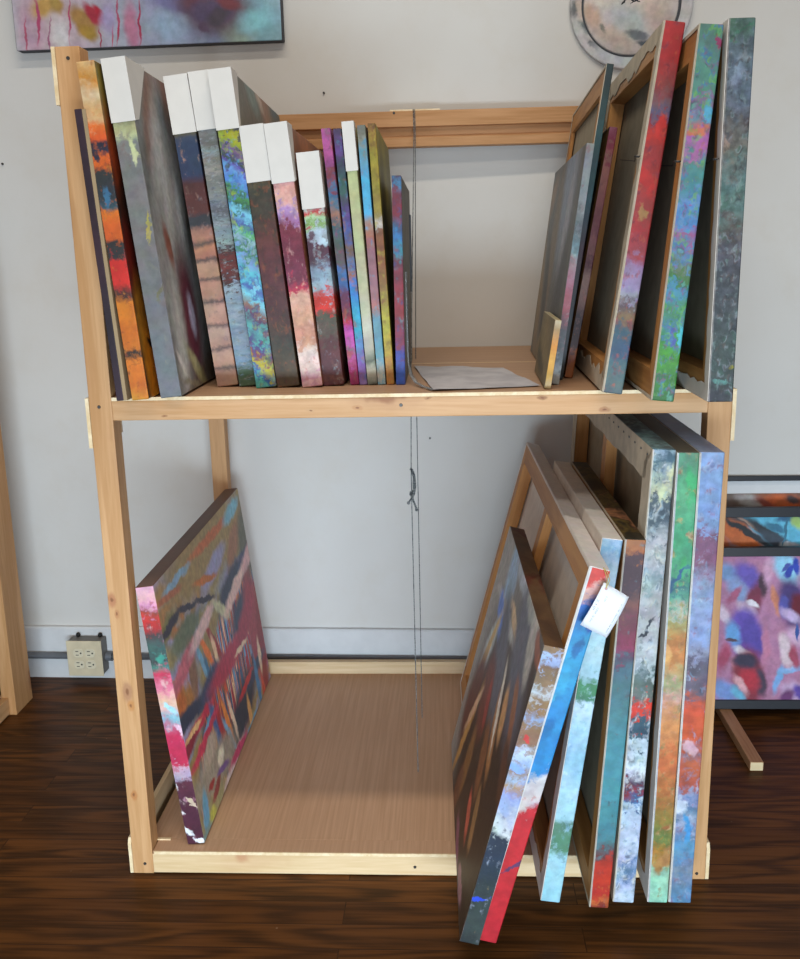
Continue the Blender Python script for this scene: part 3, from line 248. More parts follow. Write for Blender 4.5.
def panel_mat(name, light, dark, axis):
    t = NT(name, .5, .3); v = t.mapping(scale={'y': (160, 3, 1), 'x': (3, 160, 1)}[axis])
    f = t.rng(t.noise(1, 4, v, rough=.6), .3, .7)
    f2 = t.rng(t.noise(5, 3), .3, .7, 0, .3)
    return t.done(t.mix(f2, t.mix(f, light, dark), dark))
M_LUAN = panel_mat('luan_plywood_floor', 'c9a080', 'b8906e', 'y'); M_LUANX = panel_mat('luan_plywood_shelf', 'c09a78', 'ac866a', 'x')

# ------------------------------------------------------------------ camera
X0, Y0, Z0, YAW, PITCH, ROLL, FPX = 0.6234, -1.6214, 1.1637, -0.0527, 0.2291, -0.0222, 957.95
CAMV = (0.62336, -1.62135, 1.16372, -0.05265, 0.22915, -0.02216, 957.95244)
X0, Y0, Z0, YAW, PITCH, ROLL, FPX = CAMV
f_ = Vector((math.sin(YAW)*math.cos(PITCH), math.cos(YAW)*math.cos(PITCH), -math.sin(PITCH)))
r_ = Vector((math.cos(YAW), -math.sin(YAW), 0)); u_ = r_.cross(f_)
c_, s_ = math.cos(ROLL), math.sin(ROLL)
r2, u2 = c_*r_ + s_*u_, -s_*r_ + c_*u_
cd = bpy.data.cameras.new('camera'); cam = bpy.data.objects.new('camera', cd); COL.objects.link(cam); SC.camera = cam
cd.sensor_fit = 'HORIZONTAL'; cd.sensor_width = 36; cd.lens = FPX/800*36; cd.clip_start = .02
cam.matrix_world = Matrix(((r2.x, u2.x, -f_.x, X0), (r2.y, u2.y, -f_.y, Y0), (r2.z, u2.z, -f_.z, Z0), (0,0,0,1)))

# ------------------------------------------------------------------ room
WY, WA = 0.87881, -0.02863        # wall passes (0.5, WY), turned by WA about z
WR = (0, 0, WA)
def wallt(u, off=0, z=0):   # point at distance u along the wall, off in front of it
    return Vector((.5 + u*math.cos(WA) + off*math.sin(WA), WY + u*math.sin(WA) - off*math.cos(WA), z))
def wall_mat():
    t = NT('painted_plaster', .75, .25)
    f = t.rng(t.noise(1.3, 4), .35, .65); f2 = t.rng(t.noise(7, 5, rough=.65), .45, .75, 0, .35)
    c = t.mix(f, 'd6d2cc', 'd0cbc4'); c = t.mix(f2, c, 'ccc3b6')
    v = t.new('ShaderNodeTexVoronoi'); v.inputs['Scale'].default_value = 3.1; t.L(t.co, v.inputs['Vector'])
    c = t.mix(t.rng(v.outputs['Distance'], .014, .006), c, '6a625a')
    t.bump(t.noise(60, 4), .12, .002); return t.done(c)
M_WALL = wall_mat()
bm = bmesh.new(); box(bm, -3.5, 3.5, 0, .12, -.05, 3.3)
struct(mesh_obj('wall_back', bm, M_WALL, loc=(.5, WY, 0), rot=WR))
M_BASE = plain('painted_baseboard', 'd4d3d2', .55, var=.03)
bm = bmesh.new(); prism(bm, [(0,0),(-.014,0),(-.014,.150),(-.011,.1545),(0,.1555)], 'x', -3.5, 3.5)
struct(mesh_obj('baseboard_back', bm, M_BASE, loc=(.5, WY, 0), rot=WR))
def floor_mat():
    t = NT('dark_oak_strip_floor', .36, .10)
    br = t.new('ShaderNodeTexBrick'); br.offset = .37; br.offset_frequency = 2
    t.L(t.mapping(loc=(.3, .015, 0)), br.inputs['Vector'])
    for k, v in (('Scale', 1), ('Mortar Size', .0012), ('Mortar Smooth', .3), ('Bias', 0), ('Brick Width', 1.15), ('Row Height', .062)): br.inputs[k].default_value = v
    br.inputs['Color1'].default_value = (0,0,0,1); br.inputs['Color2'].default_value = (1,1,1,1); br.inputs['Mortar'].default_value = (.5,.5,.5,1)
    per = t.sep(br.outputs['Color'])[0]
    cmb = t.new('ShaderNodeCombineXYZ'); t.L(t.ma('MULTIPLY', per, 9), cmb.inputs[0]); t.L(t.ma('MULTIPLY', per, 5), cmb.inputs[2])
    v = t.vm('ADD', t.mapping(scale=(1.1, 8, 1)), cmb.outputs[0])
    big = t.noise(1.3, 2, v, dist=.4)
    rings = t.ma('SINE', t.ma('MULTIPLY', big, 46))
    fine = t.noise(6, 5, t.mapping(v, scale=(1, 3.5, 1)), rough=.55)
    f = t.rng(t.ma('ADD', t.ma('MULTIPLY', rings, .20), fine), .15, .9)
    c = t.mix(f, '6a401c', '38220f'); c = t.mix(t.ma('MULTIPLY', per, .45), c, '40240f')
    c = t.mix(t.ma('MULTIPLY', br.outputs['Fac'], .6), c, '1a0f08')
    sp = t.new('ShaderNodeTexVoronoi'); sp.inputs['Scale'].default_value = 14; t.L(t.co, sp.inputs['Vector'])
    c = t.mix(t.rng(sp.outputs['Distance'], .035, .015, 0, .7), c, '8a7058')
    t.L(t.rng(fine, .2, .8, .28, .48), t.b.inputs['Roughness'])
    t.bump(t.ma('SUBTRACT', t.ma('MULTIPLY', fine, .4), br.outputs['Fac']), .25, .001)
    return t.done(c)
bm = bmesh.new(); box(bm, -3.5, 4.6, -4.2, 1.3, -.05, 0)
struct(mesh_obj('floor', bm, floor_mat()))
# ------------------------------------------------------------------ storage rack
PW, D, HB, HS, HT, RH, W = 0.0400, 0.8114, 0.0492, 0.9358, 1.5018, 0.0406, 1.1000
def rack_box(root, name, m, x0, x1, y0, y1, z0, z1, bev=.0015, label=None):
    bm = bmesh.new(); cx, cy, cz = (x0+x1)/2, (y0+y1)/2, (z0+z1)/2
    box(bm, x0-cx, x1-cx, y0-cy, y1-cy, z0-cz, z1-cz)
    o = mesh_obj(name, bm, m, root, loc=(cx, cy, cz))
    if bev: bevel(o, bev)
    if label: o['label'] = label
    return o
rack = thing('storage_rack', 'tall two-level pine rack holding leaning canvases in the middle of the room', 'storage rack')
PZK = wood('knotty_pine_post', 'z', 'cc9d6e', 'b48352', spots=[(-0.012, -0.186, 0.0080, 'a86a48'), (-0.005, -0.213, 0.0050, 'b0784e'), (-0.000, -0.367, 0.0110, 'a07050'), (0.005, -0.395, 0.0060, 'b87a40'), (-0.005, -0.581, 0.0060, 'b0703c'), (-0.025, -0.053, 0.0040, 'b88458')])
PXK = wood('knotty_pine_rail', 'x', 'cfa276', 'ba8957', spots=[(0.338, -0.009, 0.0050, 'a87048'), (-0.083, -0.001, 0.0050, 'b88458'), (0.232, 0.012, 0.0040, '8a5a34'), (0.039, 0.015, 0.0030, 'a87850'), (-0.418, -0.010, 0.0030, '9a6840'), (-0.164, -0.003, 0.0040, 'c09468')])
for x in (0, W-PW):
    rack_box(rack, 'post', PZK if x == 0 else PZ, x, x+PW, 0, PW, 0, HT)
    rack_box(rack, 'post', PZ, x, x+PW, D, D+PW, 0, HT)
rack_box(rack, 'shelf_rail', PXK, PW, W-PW, 0, .019, HS-RH, HS-.006)
rack_box(rack, 'shelf_rail', PX, PW, W-PW, D+.019, D+.038, HS-RH, HS-.006)
rack_box(rack, 'shelf_panel', M_LUANX, PW, W-PW, .0, .457, HS-.006, HS, .0008)
rack_box(rack, 'shelf_panel', M_LUANX, PW, W-PW, .461, D+.02, HS-.006, HS, .0008)
rack_box(rack, 'panel_edge', PLYEDGE, PW, W-PW, .457, .461, HS-.006, HS+.0004, 0, 'pale plywood joint strip')
rack_box(rack, 'panel_edge', PLYEDGE, PW+.001, W-PW-.001, -.0012, .0008, HS-.006, HS, 0, 'pale plywood front edge')
rack_box(rack, 'bottom_rail', BX, PW, W-PW, 0, .019, .002, HB-.006, label='pale pine board on the floor at the front')
rack_box(rack, 'bottom_rail', BX, PW, W-PW, D, D+.019, .004, HB+.034, label='pale pine board at the back')
rack_box(rack, 'bottom_panel', M_LUAN, PW*.55, W-PW*.55, PW+.002, D-.001, HB-.006, HB, .0008)
rack_box(rack, 'bottom_panel', M_LUAN, PW+.002, W-PW-.002, 0.001, PW+.002, HB-.006, HB, .0004)
rack_box(rack, 'panel_edge', PLYEDGE, PW+.004, W-PW-.004, -.0012, .001, HB-.006, HB, 0, 'pale plywood front edge')
for x0, x1, s in ((0, .019, -1), (W-.019, W, 1)):
    rack_box(rack, 'side_rail', PY, x0, x1, PW, D, HT-.04, HT-.002)
    rack_box(rack, 'side_rail', PY, x0, x1, PW, D, HS-RH-.008, HS-.008)
    rack_box(rack, 'side_rail', PLYEDGE, x0 if s < 0 else W-.010, .010 if s < 0 else x1, PW, D, .004, HB+.035)
    xo = (-.0065, -.0002) if s < 0 else (W+.0002, W+.0065)
    for zc, h, ch in ((HT-.044, .088, 0), (HS-.045, .088, 0), (.038, .074, .02)):
        for ys in (0, 1):
            if s > 0 and ys == 0 and zc > 1.2: continue
            a, b = (0.0, .16) if ys == 0 else (D+PW-.16, D+PW)
            poly = [(a, zc-h/2), (b, zc-h/2), (b, zc+h/2-ch), (b-ch if ch else b, zc+h/2), (a+ch*.3, zc+h/2), (a, zc+h/2-ch*.5)]
            if not ch: poly = [(a, zc-h/2), (b, zc-h/2), (b, zc+h/2), (a, zc+h/2)]
            bm = bmesh.new(); prism(bm, poly, 'x', xo[0], xo[1]); g = mesh_obj('gusset_plate', bm, PLYEDGE, rack)
    # plywood gusset under the shelf inside the post
# top rails at the back: front rail, recessed board, lower rail, and a slip of plywood on top
rack_box(rack, 'top_rail', RX_, PW, W-PW, D, D+.038, HT-.036, HT)
rack_box(rack, 'top_rail', RX_, PW, W-PW, D+.018, D+.026, HT-.06, HT-.036, 0, 'darker recessed board between the two back rails')
rack_box(rack, 'top_rail', RX_, PW, W-PW, D+.002, D+.040, HT-.0815, HT-.0595)
rack_box(rack, 'joining_plate', PLYEDGE, .49, .61, D+.004, D+.034, HT, HT+.004, 0)
rack_box(rack, 'joining_plate', PLYEDGE, PW+.0, PW+.026, PW*.9, PW*.9+.006, HB, HB+.002, 0)
for x, y, z in ((.0203, 0, 1.484), (.0175, 0, .9197), (.0238, 0, .0218), (.5424, 0, .9157), (.5502, 0, .0203), (1.0840, 0, .0130), (.5, D, HT-.004)):
    bm = bmesh.new(); bmesh.ops.create_cone(bm, cap_ends=True, segments=14, radius1=.0032, radius2=.0026, depth=.0016)
    mesh_obj('screw', bm, M_SCREW, rack, loc=(x, y-.0006, z), rot=(PI/2, 0, 0))
# ------------------------------------------------------------------ canvases
def ragged_ring(H, L, w, jit, x, back=1):
    """canvas folded over the back of the stretcher: a thin strip round the edge with an uneven inner edge"""
    bm = bmesh.new(); n = 26
    def strip(p0, p1, nrm, m0, m1):
        prev = None
        for i in range(n+1):
            t = i/n; a = Vector(p0).lerp(Vector(p1), t)
            ww = w + (random.uniform(-jit, jit) if 0 < i < n else 0)
            inset = max(0.0, min(t, 1-t))
            b = a + Vector(nrm)*ww
            if i == 0: b = a + Vector(nrm)*w + (Vector(p1)-Vector(p0)).normalized()*w*m0
            if i == n: b = a + Vector(nrm)*w - (Vector(p1)-Vector(p0)).normalized()*w*m1
            va, vb = bm.verts.new((x, a[0], a[1])), bm.verts.new((x, b[0], b[1]))
            if prev: bm.faces.new([prev[0], va, vb, prev[1]])
            prev = (va, vb)
    e = .001
    strip((e, e), (e, H-e), (1, 0), 1, 1); strip((L-e, e), (L-e, H-e), (-1, 0), 1, 1)
    strip((e, e), (L-e, e), (0, 1), 1, 1); strip((e, H-e), (L-e, H-e), (0, -1), 1, 1)
    return bm
def stretcher_bars(root, xa, xb, H, L, w, separate, o=.0022):
    h, l = H-o, L-o
    quads = [([(o,o),(o,h),(o+w,h-w),(o+w,o+w)], STR), ([(l,o),(l,h),(l-w,h-w),(l-w,o+w)], STR),
             ([(o,o),(l,o),(l-w,o+w),(o+w,o+w)], STRY), ([(o,h),(l,h),(l-w,h-w),(o+w,h-w)], STRY)]
    if separate:
        for q, m in quads:
            bm = bmesh.new(); prism(bm, q, 'x', xa, xb); mesh_obj('stretcher_bar', bm, m, root)
    else:
        bm = bmesh.new()
        for i, (q, m) in enumerate(quads): prism(bm, q, 'x', xa, xb, 0 if i < 2 else 1)
        mesh_obj('stretcher_frame', bm, [STR, STRY], root)
def cap(root, xa, xb, H, ch, dtop, dbot):
    e = .0012; xa -= e; xb += e; y = -e; z1 = H + e; z0 = H - ch
    bm = bmesh.new()
    def q(*p): return bm.faces.new([bm.verts.new(v) for v in p])
    q((xa,y,z0),(xb,y,z0),(xb,y,z1),(xa,y,z1)); q((xa,y,z1),(xb,y,z1),(xb,dtop,z1),(xa,dtop,z1))
    for x in (xa, xb): f = q((x,y,z0),(x,dbot,z0+.004),(x,dtop,z1),(x,y,z1)); f.material_index = 1
    bmesh.ops.remove_doubles(bm, verts=bm.verts, dist=1e-5)
    o = mesh_obj('corner_cap', bm, [M_CARD, M_CARDIN], root)
    m = o.modifiers.new('thick', 'SOLIDIFY'); m.thickness = .0009; m.offset = 1
    o['label'] = 'white folded card cap on the top corner'; return o
INFO = {
 'A1': ('painted_board', 'thin dark maroon board with a tan edge, leaning on the left front post', 'painting'),
 'A2': ('stretched_canvas', 'canvas with orange, red and black striped edge beside the left post', 'painting'),
 'A3': ('stretched_canvas', 'grey-edged canvas with a swirled grey side face and a white corner cap', 'painting'),
 'A4': ('stretched_canvas', 'white-capped canvas whose edge is navy, maroon and stacked salmon blocks', 'painting'),
 'A5': ('stretched_canvas', 'white-capped canvas with grey stone-like edge and a dark red patch', 'painting'),
 'A6': ('stretched_canvas', 'white-capped canvas with slanting turquoise, green and violet strokes on its edge', 'painting'),
 'A7': ('stretched_canvas', 'white-capped canvas with dark brown and wine red edge', 'painting'),
 'A8': ('stretched_canvas', 'white-capped canvas with pale pink and crimson edge', 'painting'),
 'A9': ('stretched_canvas', 'white-capped shorter canvas with a red flower-like patch on a maroon and pale blue edge', 'painting'),
 'A10': ('stretched_canvas', 'thin canvas with magenta top and bottom on its blue and red edge', 'painting'),
 'A11': ('stretched_canvas', 'thin canvas with violet, teal and bright blue edge beside the magenta-topped one', 'painting'),
 'A12': ('stretched_canvas', 'thin canvas with cream yellow edge under a narrow white cap', 'painting'),
 'A13': ('stretched_canvas', 'thin canvas with sky blue and dusty pink edge between the cream and the mustard ones', 'painting'),
 'A14': ('stretched_canvas', 'thin canvas with mustard yellow and brown edge and yellow-green side', 'painting'),
 'A15': ('stretched_canvas', 'short upright red and blue edged canvas with a grey side, beside the hanging cords', 'painting'),
 'B0': ('stretched_canvas', 'tiny low canvas with yellow and orange edge on the upper shelf', 'painting'),
 'B1': ('stretched_canvas', 'grey abstract canvas showing its dark painted side behind the tiny yellow one', 'painting'),
 'B2': ('stretched_canvas', 'thin canvas with dark teal edge and bare wooden back on the upper shelf', 'painting'),
 'B3': ('stretched_canvas', 'thin canvas with dull crimson edge and orange foot on the upper shelf', 'painting'),
 'B4': ('stretched_canvas', 'large canvas with red edge fading to blue at the foot, upper shelf', 'painting'),
 'B5': ('stretched_canvas', 'large canvas with green edge and pink patches between the red and the grey-green ones', 'painting'),
 'B6': ('stretched_canvas', 'upright grey-green mottled edge canvas at the right end of the upper shelf', 'painting'),
 'C1': ('stretched_canvas', 'dark brown and grey streaked canvas leaning furthest forward in the lower right row', 'painting'),
 'C2': ('stretched_canvas', 'canvas with red and bright blue edge and bare wooden back, hung with a white tag', 'painting'),
 'C3': ('stretched_canvas', 'canvas with pale ice blue edge crossed by green bands', 'painting'),
 'C4': ('stretched_canvas', 'canvas with maroon, teal and red edge and a dark olive top', 'painting'),
 'C5': ('stretched_canvas', 'tall canvas with white and blue-grey edge and stapled raw cloth on its back', 'painting'),
 'C6': ('stretched_canvas', 'tall canvas with green upper and orange lower edge under a grey top', 'painting'),
 'C7': ('stretched_canvas', 'tall canvas with lavender blue edge turning orange, beside the right post', 'painting'),
 'D': ('stretched_canvas', 'colourful striped abstract canvas standing alone on the left of the lower deck', 'painting'),
}
GROUP = {'A': 'canvases leaning left on the upper shelf', 'B': 'canvases leaning right on the upper shelf', 'C': 'canvases leaning right on the lower deck'}
# fold width on the back, ragged amount
FOLD = {'B4': (.03, .009), 'B6': (.024, .003), 'C5': (.055, .0025), 'C3': (.03, .006), 'B5': (.005, .0006), 'B2': (.004, .0006), 'C2': (.004, .0004), 'C4': (.004, .0006), 'C6': (.03, .004), 'C7': (.024, .003)}
CAP = {'A3': (.095, .105, .02), 'A4': (.094, .04, .01), 'A5': (.094, .04, .01), 'A6': (.096, .055, .012), 'A7': (.092, .04, .014), 'A8': (.097, .055, .02), 'A9': (.093, .04, .012), 'A12': (.08, .03, .012)}
BR_ = dict(warp=.016, patch=.85, var=.2)
FLECK = {'B4': (['6a2a2c', 'c8583a', '8a3a4c', '5a2030', 'b84848'], .42, 95), 'B5': (['2c6a3a', '58a85a', '7ab050', '3a7ab0', '8a4a80', '2a5a58', '70b0a0'], .47, 100),
 'B6': (['3a5a4c', '8a949a', '5a4a42', '2c343c', '7a8a88', '4a6a5c'], .46, 110), 'C5': (['2c3c48', '9ab0bc', 'd0ccb8', '5a6a70', 'e0e4e4', '7a8ca0'], .44, 85), 'C6': (['8a5a30', 'c89a58', '4a7a4a', 'd8a878', 'a84a34'], .40, 80),
 'C7': (['6a6a90', 'a8b4d0', '8a4a50', '7a98b8', '4a4a60'], .40, 80), 'C3': (['d8e8ec', '78a8c0', '98c0cc', 'b8d8e0'], .40, 80), 'C4': (['3a2a30', '6a3a34', '58909a', '8a4a40'], .36, 80), 'C2': (['1c6aa8', '3ab0d8', '2a88c0', 'b82430'], .0, 80),
 'C1': (['6a4a30', 'b8c0d8', '3a3a40', 'a88858'], .36, 85), 'A2': (['3a1c14', 'e09030', '8a3a1c', 'c86a24'], .36, 90), 'A4': (['6a4a40', 'a88a80', '3a3a48', 'b88a70'], .38, 90), 'A5': (['5a6068', '9aa4a8', '7a7468', '4a5058'], .42, 90),
 'A6': (['3a5aa0', '58b0c8', '5a3a70', 'a8c040', '2a6a48'], .42, 90), 'A7': (['6a2c28', '3a3424', '8a4a2c', '2a2420'], .42, 90), 'A8': (['7a3048', 'e0b0a8', 'b85a60', 'd8c0b8'], .38, 90), 'A9': (['5a2838', '98a8b0', '7a3a38', 'b8b8b0'], .38, 90),
 'A10': (['3a5a80', '8a3a58', '5a7060', 'b05838'], .42, 95), 'A11': (['4a3a78', '3a8ab0', 'a06038', '2a5a58'], .42, 95), 'A13': (['8a7a70', '4a90b0', 'a86a60'], .4, 95), 'A14': (['6a4a20', 'b0a038', '8a5028'], .42, 95), 'A15': (['8a2430', '2c4a80', '5a3048', '3a8a98'], .42, 95),
 'D': (['7a2840', 'd8a0b0', '4a3038', 'e0c0b8'], .36, 80), 'A3': (['8a8474', '6a6a70', '7a6058'], .38, 70), 'B3': (['5a2830', '9a6058'], .4, 90), 'B1': (['6a7478', '8a5058', 'a0a8a8'], .38, 90)}
STYLE = {'A6': dict(slant=.9, warp=.014, patch=.9), 'A4': dict(warp=.006, fine=.004), 'A5': dict(warp=.010, stretch=(1, 1, 2.2), patch=.8), 'B6': dict(scale=34, **{**BR_, 'var': .38}), 'A7': dict(**{**BR_, 'var': .25}), 'A8': BR_, 'A9': BR_,
 'A13': dict(warp=.01, patch=.6), 'A14': BR_, 'A15': BR_, 'A10': BR_, 'A11': BR_, 'B1': dict(warp=.012, patch=.8), 'B3': dict(warp=.012, patch=.8), 'B4': dict(warp=.016, patch=.6), 'B5': dict(warp=.020, patch=.95, scale=34), 'A3': dict(warp=.012, patch=.6),
 'C2': dict(gain=.62, slant=-.8, warp=.005, var=.14, patch=.35), 'C4': dict(warp=.013, patch=.7), 'A12': dict(var=.10), 'C3': dict(warp=.008, patch=.45), 'C5': dict(warp=.018, patch=.95, var=.22), 'C6': BR_, 'C7': BR_, 'C1': dict(warp=.014, patch=.6), 'D': dict(warp=.014, patch=.5), 'A2': dict(warp=.008, slant=.12, patch=.3), 'A1': dict(patch=.5)}
SIDE = {
 'D': dict(gain=1.6, pal=([(.0, '8a4a2c'), (.18, '9a7444'), (.34, '86704a'), (.46, '8c7a50'), (.56, '7a7c84'), (.66, '8a84a4'), (.74, '94683c'), (.86, 'a65a30'), (1, '6c98a8')], 5, (1, .55, 1), (.9, 0, 0)),
   stripes=([(0, '7a2430'), (.2, '2c3a58'), (.3, '8a3440'), (.36, 'c07840'), (.42, '2a3448'), (.48, '5a8cae'), (.53, '9a2c3c'), (.58, 'c8a888'), (.63, '34486c'), (.69, '7c5a44'), (.75, 'b04a34'), (.82, '3a5878'), (.9, '8a2c40')], 17, (1, 1, .09), (0, 0, 0), (.42, .17, .35, .42, .155, .12))),
 'C1': dict(gain=1.9), 'A3': dict(gain=1.4), 'B1': dict(gain=2.0), 'A2': dict(gain=1.3), 'B0': dict(gain=1.4), 'A14': dict(gain=1.2), 'A6': dict(gain=1.3), 'A8': dict(gain=1.3)}
TOPPAL = {'C4': ([(0, '1c1a14'), (.4, '2f2a1c'), (.55, '5a4a22'), (.65, '2a2018'), (.8, '9a6a4a'), (1, '3a2c20')], 14, (1, .5, 1), (0, 0, 0)),
 'C5': ([(0, '2c4450'), (.4, '4a6470'), (.6, '6a8c94'), (.75, '3a5c68'), (1, '9ab0b4')], 16, (1, .6, 1), (0, 0, 0)),
 'C7': ([(0, '7484ac'), (.5, '8c9cc0'), (1, 'a4b0cc')], 12, (1, .5, 1), (0, 0, 0)),
 'C1': ([(0, '3c2c22'), (.4, '57402f'), (.65, '6a5038'), (.8, '5c2c22'), (1, '4a3828')], 10, (1, .5, 1), (0, 0, 0))}
EDGE_LINE = {'C2': ('e6e2de', .0036), 'C1': ('c8c0b8', .0012), 'B4': ('c4b098', .0026), 'B5': ('c0ae98', .0014), 'B6': ('8a8682', .0022), 'C4': ('b8b0a8', .0016), 'C5': ('c8c4c0', .0022), 'C6': ('b8bcc0', .0022), 'C7': ('c8c8c4', .0022)}
ROOT = {}
for n, d in TAB.items():
    nm, label, cat = INFO[n]; g = GROUP.get(n[0])
    T, H, L = d['T'], d['H'], d['L']; z = HS if d['surf'] == 't' else HB
    root = thing(nm, label, cat, (d['x'], d['y'], z + .0003), (0, d['le'], d['yaw']), g); ROOT[n] = root
    xa, xb = (0, T) if d['lean'] < 0 else (-T, 0)
    seed = sum(ord(c) for c in n) % 23
    st = STYLE.get(n, {})
    if n in EDGE_LINE:
        ec, ew = EDGE_LINE[n]; st = dict(st, line=((0 if d['lean'] < 0 else -T)+ew*.8, ec))
    mf = paint('edge_paint_'+n, d['bands'], H=H, blobs=d.get('fb', ()), seed=seed, hue=.18, fleck=FLECK.get(n) if n != 'C2' else None, xmid=(xa+xb)/2, **{**dict(warp=.009, fine=.005, gain=.74 if n[0] == 'C' else (.9 if n == 'D' else (.76 if n[0] == 'B' else .84))), **st})
    if n == 'A1':
        bm = bmesh.new(); box(bm, xa, xa+T*.66, 0, L, 0, H); bevel(mesh_obj('painted_panel', bm, mf, root), .001)
        bm = bmesh.new(); box(bm, xa+T*.66, xb, .001, L, 0, H-.001); o = mesh_obj('backing_board', bm, plain('tan_fibreboard', '9c8463', .8), root); o['label'] = 'tan fibreboard backing'
        continue
    if 'sb' in d: ms = paint('side_paint_'+n, None, d['face'], H, d['sb'], 'yz', warp=.008, var=.16, seed=seed, **SIDE.get(n, {}))
    elif n == 'A15': ms = plain('grey_side', '6f6b64', .7, var=.2)
    else: ms = mf
    mt = paint('top_paint_'+n, None, d['top'], 1, (), warp=.01, var=.3 if n in ('C4', 'C5') else .05, seed=seed, pal=TOPPAL.get(n)) if 'top' in d else mf
    p = -1 if n in ('B0', 'B1', 'C1') else 1
    xf, xo = (xb, xa) if p > 0 else (xa, xb)         # painted plane, open back plane
    bm = bmesh.new()
    V = {k: bm.verts.new(v) for k, v in {'fb': (xf,0,0), 'ft': (xf,0,H), 'bb': (xf,L,0), 'bt': (xf,L,H), 'ofb': (xo,0,0), 'oft': (xo,0,H), 'obb': (xo,L,0), 'obt': (xo,L,H)}.items()}
    for ks, mi in ((('fb','bb','bt','ft'), 1), (('fb','ft','oft','ofb'), 0), (('bb','obb','obt','bt'), 0), (('ft','bt','obt','oft'), 2), (('fb','ofb','obb','bb'), 0)):
        bm.faces.new([V[k] for k in ks]).material_index = mi
    if p < 0: bmesh.ops.reverse_faces(bm, faces=bm.faces)
    bmesh.ops.recalc_face_normals(bm, faces=bm.faces)
    c = sum((f.calc_center_median() for f in bm.faces), Vector())/5
    if any((f.normal.dot(f.calc_center_median() - Vector(((xa+xb)/2, L/2, H/2))) < 0) for f in bm.faces): bmesh.ops.reverse_faces(bm, faces=bm.faces)
    me = bpy.data.meshes.new('painted_canvas'); bm.to_mesh(me); bm.free()
    o = bpy.data.objects.new('painted_canvas', me); COL.objects.link(o); o.parent = root
    inner = M_GESSO if n in ('C2',) else M_LINEN
    for m in (mf, ms, mt, inner, inner, inner): me.materials.append(m)
    bevel(o, min(.0022, T*.12), 3)
    s = o.modifiers.new('cloth', 'SOLIDIFY'); s.thickness = .0014; s.offset = -1; s.material_offset = 3
    vis = n in ('B2', 'B4', 'B5', 'B6', 'C2', 'C3', 'C4', 'C5')
    a, b = sorted((xf - p*.004, xo + p*.0006))
    stretcher_bars(root, a, b, H, L, min(.042, H*.25), vis)
    if n in ('C2', 'C5'):
        for yy in [L*.5]:
            bm = bmesh.new(); box(bm, *sorted((xf - p*.012, xo + p*.002)), yy-.02, yy+.02, .044, H-.044); mesh_obj('cross_brace', bm, STR, root)
    if n in FOLD:
        w, j = FOLD[n]
        if w >= .004:
            bm = ragged_ring(H, L, w, j, xo - p*.0006)
            fo = mesh_obj('folded_canvas', bm, M_GESSO if n in ('C2', 'C3', 'C6', 'C7', 'B6') else M_FOLD, root)
            so = fo.modifiers.new('thick', 'SOLIDIFY'); so.thickness = .0008; so.offset = 0
    if n == 'C5':
        for k in range(13):
            bm = bmesh.new(); y = .03+k*.05; box(bm, xo-p*.0022, xo-p*.0010, y-.003, y+.003, H-.016, H-.013); mesh_obj('staple', bm, M_SCREW, root)
    if n in CAP: cap(root, xa, xb, H, *CAP[n])
    if n in ('B4', 'B5', 'B6'):   # screw eye and wire on the back
        bm = bmesh.new(); zz = H*.655
        tube(bm, [(xo-p*(.003+.006*math.sin(t*PI/5)), .014+.006*math.cos(t*PI/5), zz) for t in range(11)], .0011, 6, False)
        tube(bm, [(xo-p*.006, .018, zz), (xo-p*.004, .04, zz+.003), (xo+p*.004, .09, zz+.001), (xo+p*.006, L*.5, zz+.02)], .0008, 6)
        w_ = mesh_obj('hanging_wire', bm, M_SCREW, root); w_['label'] = 'screw eye with picture wire'
    if n == 'A15':
        bm = bmesh.new(); box(bm, xb, xb+.003, L-.05, L-.006, H*.42, H*.86); o = mesh_obj('mounting_strip', bm, M_BLACK, root); o['label'] = 'black strip on the side'
# ------------------------------------------------------------------ price tag on the red and blue canvas
d = TAB['C2']; R2 = ROOT['C2'].matrix_basis if False else Matrix.Translation(Vector((d['x'], d['y'], HB))) @ Euler((0, d['le'], d['yaw'])).to_matrix().to_4x4()
tagroot = thing('hang_tag', 'white card tag with small print tied to the red and blue edged canvas', 'tag')
tagroot.matrix_basis = R2 @ Matrix.Translation((-.006, -.012, .652))
def tp(x, z): return (x+.006, z-.652)
P4 = [tp(-.0082, .6547), tp(.0343, .6411), tp(.0192, .5714), tp(-.0244, .5819)]
bm = bmesh.new(); N = 8; grid = []
for i in range(N+1):
    row = []
    for j in range(N+1):
        u, v = i/N, j/N
        a = Vector(P4[0]).lerp(Vector(P4[1]), u); b = Vector(P4[3]).lerp(Vector(P4[2]), u); q = a.lerp(b, v)
        row.append(bm.verts.new((q.x, -.004*math.sin(v*PI)-.003*v, q.y)))
    grid.append(row)
for i in range(N):
    for j in range(N): bm.faces.new([grid[i][j], grid[i+1][j], grid[i+1][j+1], grid[i][j+1]])
o = mesh_obj('tag_card', bm, plain('tag_white', 'd2d2d6', .5, var=.01), tagroot, smooth=True)
m = o.modifiers.new('thick', 'SOLIDIFY'); m.thickness = .0006; m.offset = 0
M_INK = plain('grey_ink', '2c2e36', .7); M_CORD = plain('gold_cord', 'b09a58', .6)
bm = bmesh.new()
def surf(u, v, lift=.0009):
    a = Vector(P4[0]).lerp(Vector(P4[1]), u); b = Vector(P4[3]).lerp(Vector(P4[2]), u); q = a.lerp(b, v)
    return Vector((q.x, -.004*math.sin(v*PI)-.003*v-lift, q.y))
